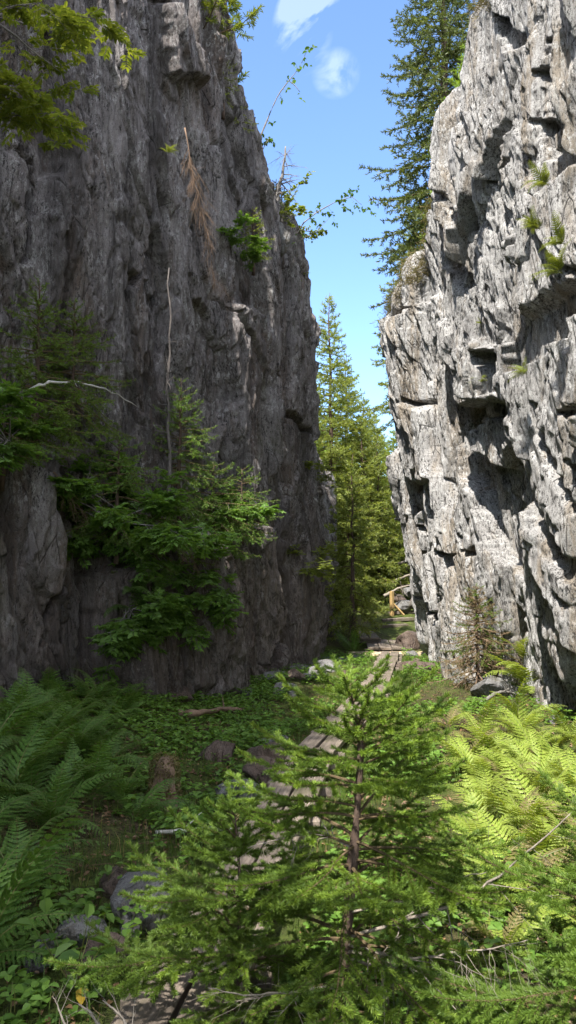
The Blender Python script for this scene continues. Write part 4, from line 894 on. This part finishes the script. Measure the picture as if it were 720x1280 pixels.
# log, stump, loose wood
p0, p1 = onground(240, 902), onground(282, 896); dead_limb([p0 + [-.15, 0, .08], p0 + [.1, 0, .09], p1 + [0, 0, .09], p1 + [.2, 0, .08]], .05, 48, 3, .2, 0, 'fallen_log', 'deadbrown', label='reddish fallen log lying at the foot of the shaded cliff', cat='log', twig2=1)
p0, p1 = onground(215, 1052), onground(300, 1048); dead_limb([p0 + [-.1, 0, .05], (p0 + p1) / 2 + [0, 0, .06], p1 + [.1, 0, .05]], .016, 49, 4, .2, 0, 'fallen_branch', 'pale', label='pale thin branch lying on the ground above the largest boulder', cat='branch', twig2=1)
p = onground(205, 1010); e = empty('stump', tuple(p), 'mossy rotten stump between the ferns and the ground leaves', 'stump')
m = MB(); zz = np.linspace(-.1, .34, 9); tube(m, [(.03 * z, 0, z) for z in zz], [.17, .15, .125, .11, .10, .10, .10, .095, .07], 16, 0, 8, .9); m.build('wood', [M['deadbrown']], e)
rngs = np.random.default_rng(6); m = MB(); th = rngs.random(1500) * 6.28; z = rngs.random(1500) * .36; rr = np.interp(z, zz, [.17, .15, .125, .11, .10, .10, .10, .095, .07]) * .95
needles(m, rngs, np.stack([rr * np.cos(th), rr * np.sin(th), z, rr * np.cos(th) * 1.2, rr * np.sin(th) * 1.2, z + .02, th, th], 1), 60, .02, .006, 0); m.build('moss', [M['turf']], e, smooth=False)
for k, (a, b_, c_) in enumerate([((88, 1300), (74, 1262), (66, 1245)), ((135, 1300), (112, 1264), (98, 1256)), ((168, 1300), (150, 1268), (128, 1250))]):
    dead_limb([at(*a, 1.95), at(*b_, 1.97), at(*c_, 1.98)], .004, 55 + k, 5, .08, -.3, 'dry_twig', 'dead', label=['leftmost pale dry twig poking up at the bottom edge', 'middle pale dry twig poking up at the bottom edge', 'rightmost pale dry twig poking up beside the boardwalk'][k], cat='twig', twig2=2, origin=at(*a, 1.95))
# broad leaved seedling
p = onground(92, 1245); rngs = np.random.default_rng(9); e = empty('seedling', tuple(p), 'broad leaved seedling with one yellow leaf in the dark grass', 'plant'); m, f, yl = MB(), MB(), MB(); LP, LD = [], []; S = []
for i in range(5):
    A = curve([0, 0, 0], i * 1.3, 1.2, .2 + .05 * i, 4, .004, .2, 0, .1, rngs); S += A
    for t in (.5, .75, 1.0): g, d, _ = along(A, t); LP.append(g); a = rngs.random() * 6.28; LD.append([math.cos(a), math.sin(a), .25])
segtubes(m, S, 5); leaves(f, rngs, LP, LD, .085, .55, 0); leaves(yl, rngs, [LP[0] - np.array([0, .03, .04])], [[0, -1, -.6]], .075, .7, 0, jit=.05)
m.build('stem', [M['stalk']], e); f.build('foliage', [M['leaf']], e, smooth=False); yl.build('yellow_leaf', [M['leaf_o']], e, smooth=False)

# ------------------------------------------------------------------ ground cover
def scatter(rng, n, xr, yr, keep):
    x = rng.uniform(*xr, n); y = rng.uniform(*yr, n); pw = np.interp(y, [p[1] for p in wpts], [p[0] for p in wpts])
    dp = np.abs(x - pw); k = rng.random(n) < keep(x, y, dp); k &= (x > wx(LW, y) + .05) & (x < wx(RW, y) + .2); x, y = x[k], y[k]; return np.stack([x, y, gz(x, y)], 1), dp[k]
rng = np.random.default_rng(12); m = MB()
P, dpw = scatter(rng, 52000, (-3.6, 3.6), (2.2, 18), lambda x, y, d: np.where(d < .34, 0, np.where(x < 0, ss(-.5, .5, fbm(x * .9, y * .9, 0 * x, 3, 300) + .28 * ss(5.0, 6.5, y) - .42 * ss(5.2, 4.2, y)), .75 * ss(-.4, .5, fbm(x, y, 0 * x, 3, 310)))))
h = rng.random(len(P)) ** 1.6 * .13 + .012; P[:, 2] += h; a = rng.random(len(P)) * 6.283
for q in range(3): leaves(m, rng, P, np.stack([np.cos(a + q * 2.09), np.sin(a + q * 2.09), .12 + 0 * a], 1), .042, .85, 0, .15, jit=.22)
tag(m.build('ground_leaves', [M['clover']], smooth=False), 'low green three part leaves covering the forest floor', kind='stuff')
m = MB(); P, dpw = scatter(rng, 100000, (-3.5, 3.6), (1.6, 17), lambda x, y, d: np.where(d < .25, 0, np.where(d < .6, .7, .12 + .8 * ss(.1, .7, fbm(x * 1.2, y * 1.2, 0 * x, 3, 320)) * ss(12, 4, y))))
n = len(P); a = rng.random(n) * 6.283; l = (.05 + .13 * rng.random(n) ** 2)[:, None]; bend = (rng.random(n) * .9)[:, None]; d = np.stack([np.cos(a), np.sin(a), 0 * a], 1); sd = np.stack([-np.sin(a), np.cos(a), 0 * a], 1) * .0022; up = np.array([[0, 0, 1.]])
c1 = P + up * l * .55 + d * l * bend * .25; c2 = P + up * l * (1 - .3 * bend) + d * l * bend
V = np.stack([P - sd, P + sd, c1 + sd * .8, c1 - sd * .8, c2], 1); k = np.arange(n)[:, None] * 5; m.add(V, np.concatenate([k, k + 1, k + 2, k + 3], 1)); m.T.append((np.concatenate([k + 3, k + 2, k + 4], 1) + m.n - n * 5, 0))
tag(m.build('grass', [M['grass']], smooth=False), 'thin grass along the path', kind='stuff')
m = MB(); P, dpw = scatter(rng, 34000, (-3.5, 3.6), (1.6, 18), lambda x, y, d: np.where(d < .3, .25, .95 * ss(16, 4, y))); P[:, 2] += .006 + .01 * rng.random(len(P)) + np.where(dpw < .27, .15, 0) * 0
a = rng.random(len(P)) * 6.283; P = P[dpw > .3]; a = a[dpw > .3]; leaves(m, rng, P, np.stack([np.cos(a), np.sin(a), .1 + 0 * a], 1), .035, .5, 0, .3, jit=.25)
Sg = []
for q in P[rng.integers(0, len(P), 900)]: Sg += curve(q + [0, 0, .012], rng.random() * 6.28, .05, rng.uniform(.05, .3), 3, .0028, .05, 0, .25, rng)
segtubes(m, Sg, 4, 1)
tag(m.build('leaf_litter', [M['litter'], M['twig']], smooth=False), 'fallen leaves and twigs on the soil', kind='stuff')
# dry turf fringe hanging over the rim of the sunlit cliff
m = MB(); us = np.interp(rng.uniform(10.3, 17.5, 1500), RW.y[:700], RW.U[:700]); LNr = np.interp(us, RW.U, RW.lean); Hh = np.interp(us, RW.U, RW.H)
jj = rng.integers(0, RW.V.shape[1], 4); ui = np.clip(np.searchsorted(RW.Ug, us), 0, len(RW.Ug) - 1); vi = 680 + rng.integers(2, 30, len(us)); P = RW.V[ui, vi]
keep = vnoise(us * 1.3, 0 * us, 0 * us, 9) > -.35; P = P[keep]
rep = np.repeat(P, 14, 0) + rng.normal(0, .06, (len(P) * 14, 3)); dd = rng.normal(0, .5, rep.shape) + np.array([-.5, -.2, .1]); leaves(m, rng, rep, dd, .10, .06, 0, .1, jit=.4)
tag(m.build('turf', [M['turf']], smooth=False), 'dry moss and grass on the rim of the sunlit cliff', kind='stuff')

# ------------------------------------------------------------------ light
AZ = np.array([-.42, -.907]); EL = R(55)
AZ = AZ / np.hypot(*AZ)
sd = Vector((AZ[0] * math.cos(EL), AZ[1] * math.cos(EL), math.sin(EL)))
sun = bpy.data.lights.new("sun", 'SUN'); sun.energy = 4.3; sun.angle = R(.5); sun.color = (1.0, .95, .87)
so = bpy.data.objects.new("sun", sun); C.objects.link(so); so.rotation_euler = sd.to_track_quat('Z', 'Y').to_euler(); so.location = (0, 0, 30)
w = bpy.data.worlds.new("World"); scn.world = w; w.use_nodes = True; nt = w.node_tree; nt.nodes.clear()
sky = nt.nodes.new('ShaderNodeTexSky'); sky.sky_type = 'NISHITA'; sky.sun_disc = False; sky.sun_elevation = EL; sky.sun_rotation = math.atan2(AZ[0], AZ[1])
sky.altitude = 200; sky.air_density = .85; sky.dust_density = .2; sky.ozone_density = 5.0
bg = nt.nodes.new('ShaderNodeBackground'); bg.inputs[1].default_value = .15
wo = nt.nodes.new('ShaderNodeOutputWorld')
# a small torn fair weather cloud high over the gorge
tc = nt.nodes.new('ShaderNodeTexCoord'); sx = nt.nodes.new('ShaderNodeSeparateXYZ'); nt.links.new(tc.outputs['Generated'], sx.inputs[0])
def wm(op, a, b=0.0, c=0.0):
    n = nt.nodes.new('ShaderNodeMath'); n.operation = op
    for k, v in enumerate((a, b, c)):
        if isinstance(v, bpy.types.NodeSocket): nt.links.new(v, n.inputs[k])
        else: n.inputs[k].default_value = v
    return n.outputs[0]
ns = nt.nodes.new('ShaderNodeTexNoise'); nt.links.new(tc.outputs['Generated'], ns.inputs['Vector'])
ns.inputs['Scale'].default_value = 11; ns.inputs['Detail'].default_value = 6; ns.inputs['Roughness'].default_value = .55; ns.inputs['Distortion'].default_value = .4
def puff(px, py, rx, rz, k):
    d = ray(px, py); d = d / np.linalg.norm(d)
    a = wm('DIVIDE', wm('SUBTRACT', sx.outputs['X'], float(d[0])), rx); b = wm('DIVIDE', wm('SUBTRACT', sx.outputs['Z'], float(d[2])), rz)
    q = wm('ADD', wm('MULTIPLY', a, a), wm('MULTIPLY', b, b))
    return wm('MULTIPLY', wm('MAXIMUM', wm('SUBTRACT', 1.0, q), 0.0), k)
pf = wm('ADD', wm('ADD', puff(378, 38, .034, .036, .8), puff(420, 92, .028, .022, .5)), puff(404, 8, .02, .015, .6))
msk = wm('MULTIPLY', wm('MINIMUM', wm('MULTIPLY', pf, .9), 1.0), wm('MAXIMUM', wm('MULTIPLY', wm('SUBTRACT', ns.outputs[0], .47), 4.0), 0.0))
# broken white cloud added outside the view to brighten the shaded parts
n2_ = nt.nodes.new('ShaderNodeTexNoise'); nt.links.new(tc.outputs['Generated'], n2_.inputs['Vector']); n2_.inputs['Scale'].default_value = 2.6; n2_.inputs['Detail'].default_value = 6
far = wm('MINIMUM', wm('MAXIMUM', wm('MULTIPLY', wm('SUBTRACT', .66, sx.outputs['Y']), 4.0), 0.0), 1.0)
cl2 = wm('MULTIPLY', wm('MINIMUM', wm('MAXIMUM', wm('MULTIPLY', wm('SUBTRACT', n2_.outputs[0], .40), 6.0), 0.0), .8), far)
mx = nt.nodes.new('ShaderNodeMix'); mx.data_type = 'RGBA'
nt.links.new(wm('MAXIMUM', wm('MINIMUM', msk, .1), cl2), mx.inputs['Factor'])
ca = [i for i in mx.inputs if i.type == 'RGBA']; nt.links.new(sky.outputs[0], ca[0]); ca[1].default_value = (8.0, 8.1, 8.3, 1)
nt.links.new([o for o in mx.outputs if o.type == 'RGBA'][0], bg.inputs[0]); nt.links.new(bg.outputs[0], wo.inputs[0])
vs = scn.view_settings; vs.view_transform = 'Standard'; vs.look = 'None'; vs.exposure = 1.6; vs.gamma = 1; vs.use_curve_mapping = False
scn.cycles.max_bounces = 8; scn.cycles.diffuse_bounces = 4; scn.cycles.transmission_bounces = 4; scn.cycles.use_denoising = True
scn.cycles.sample_clamp_indirect = 6
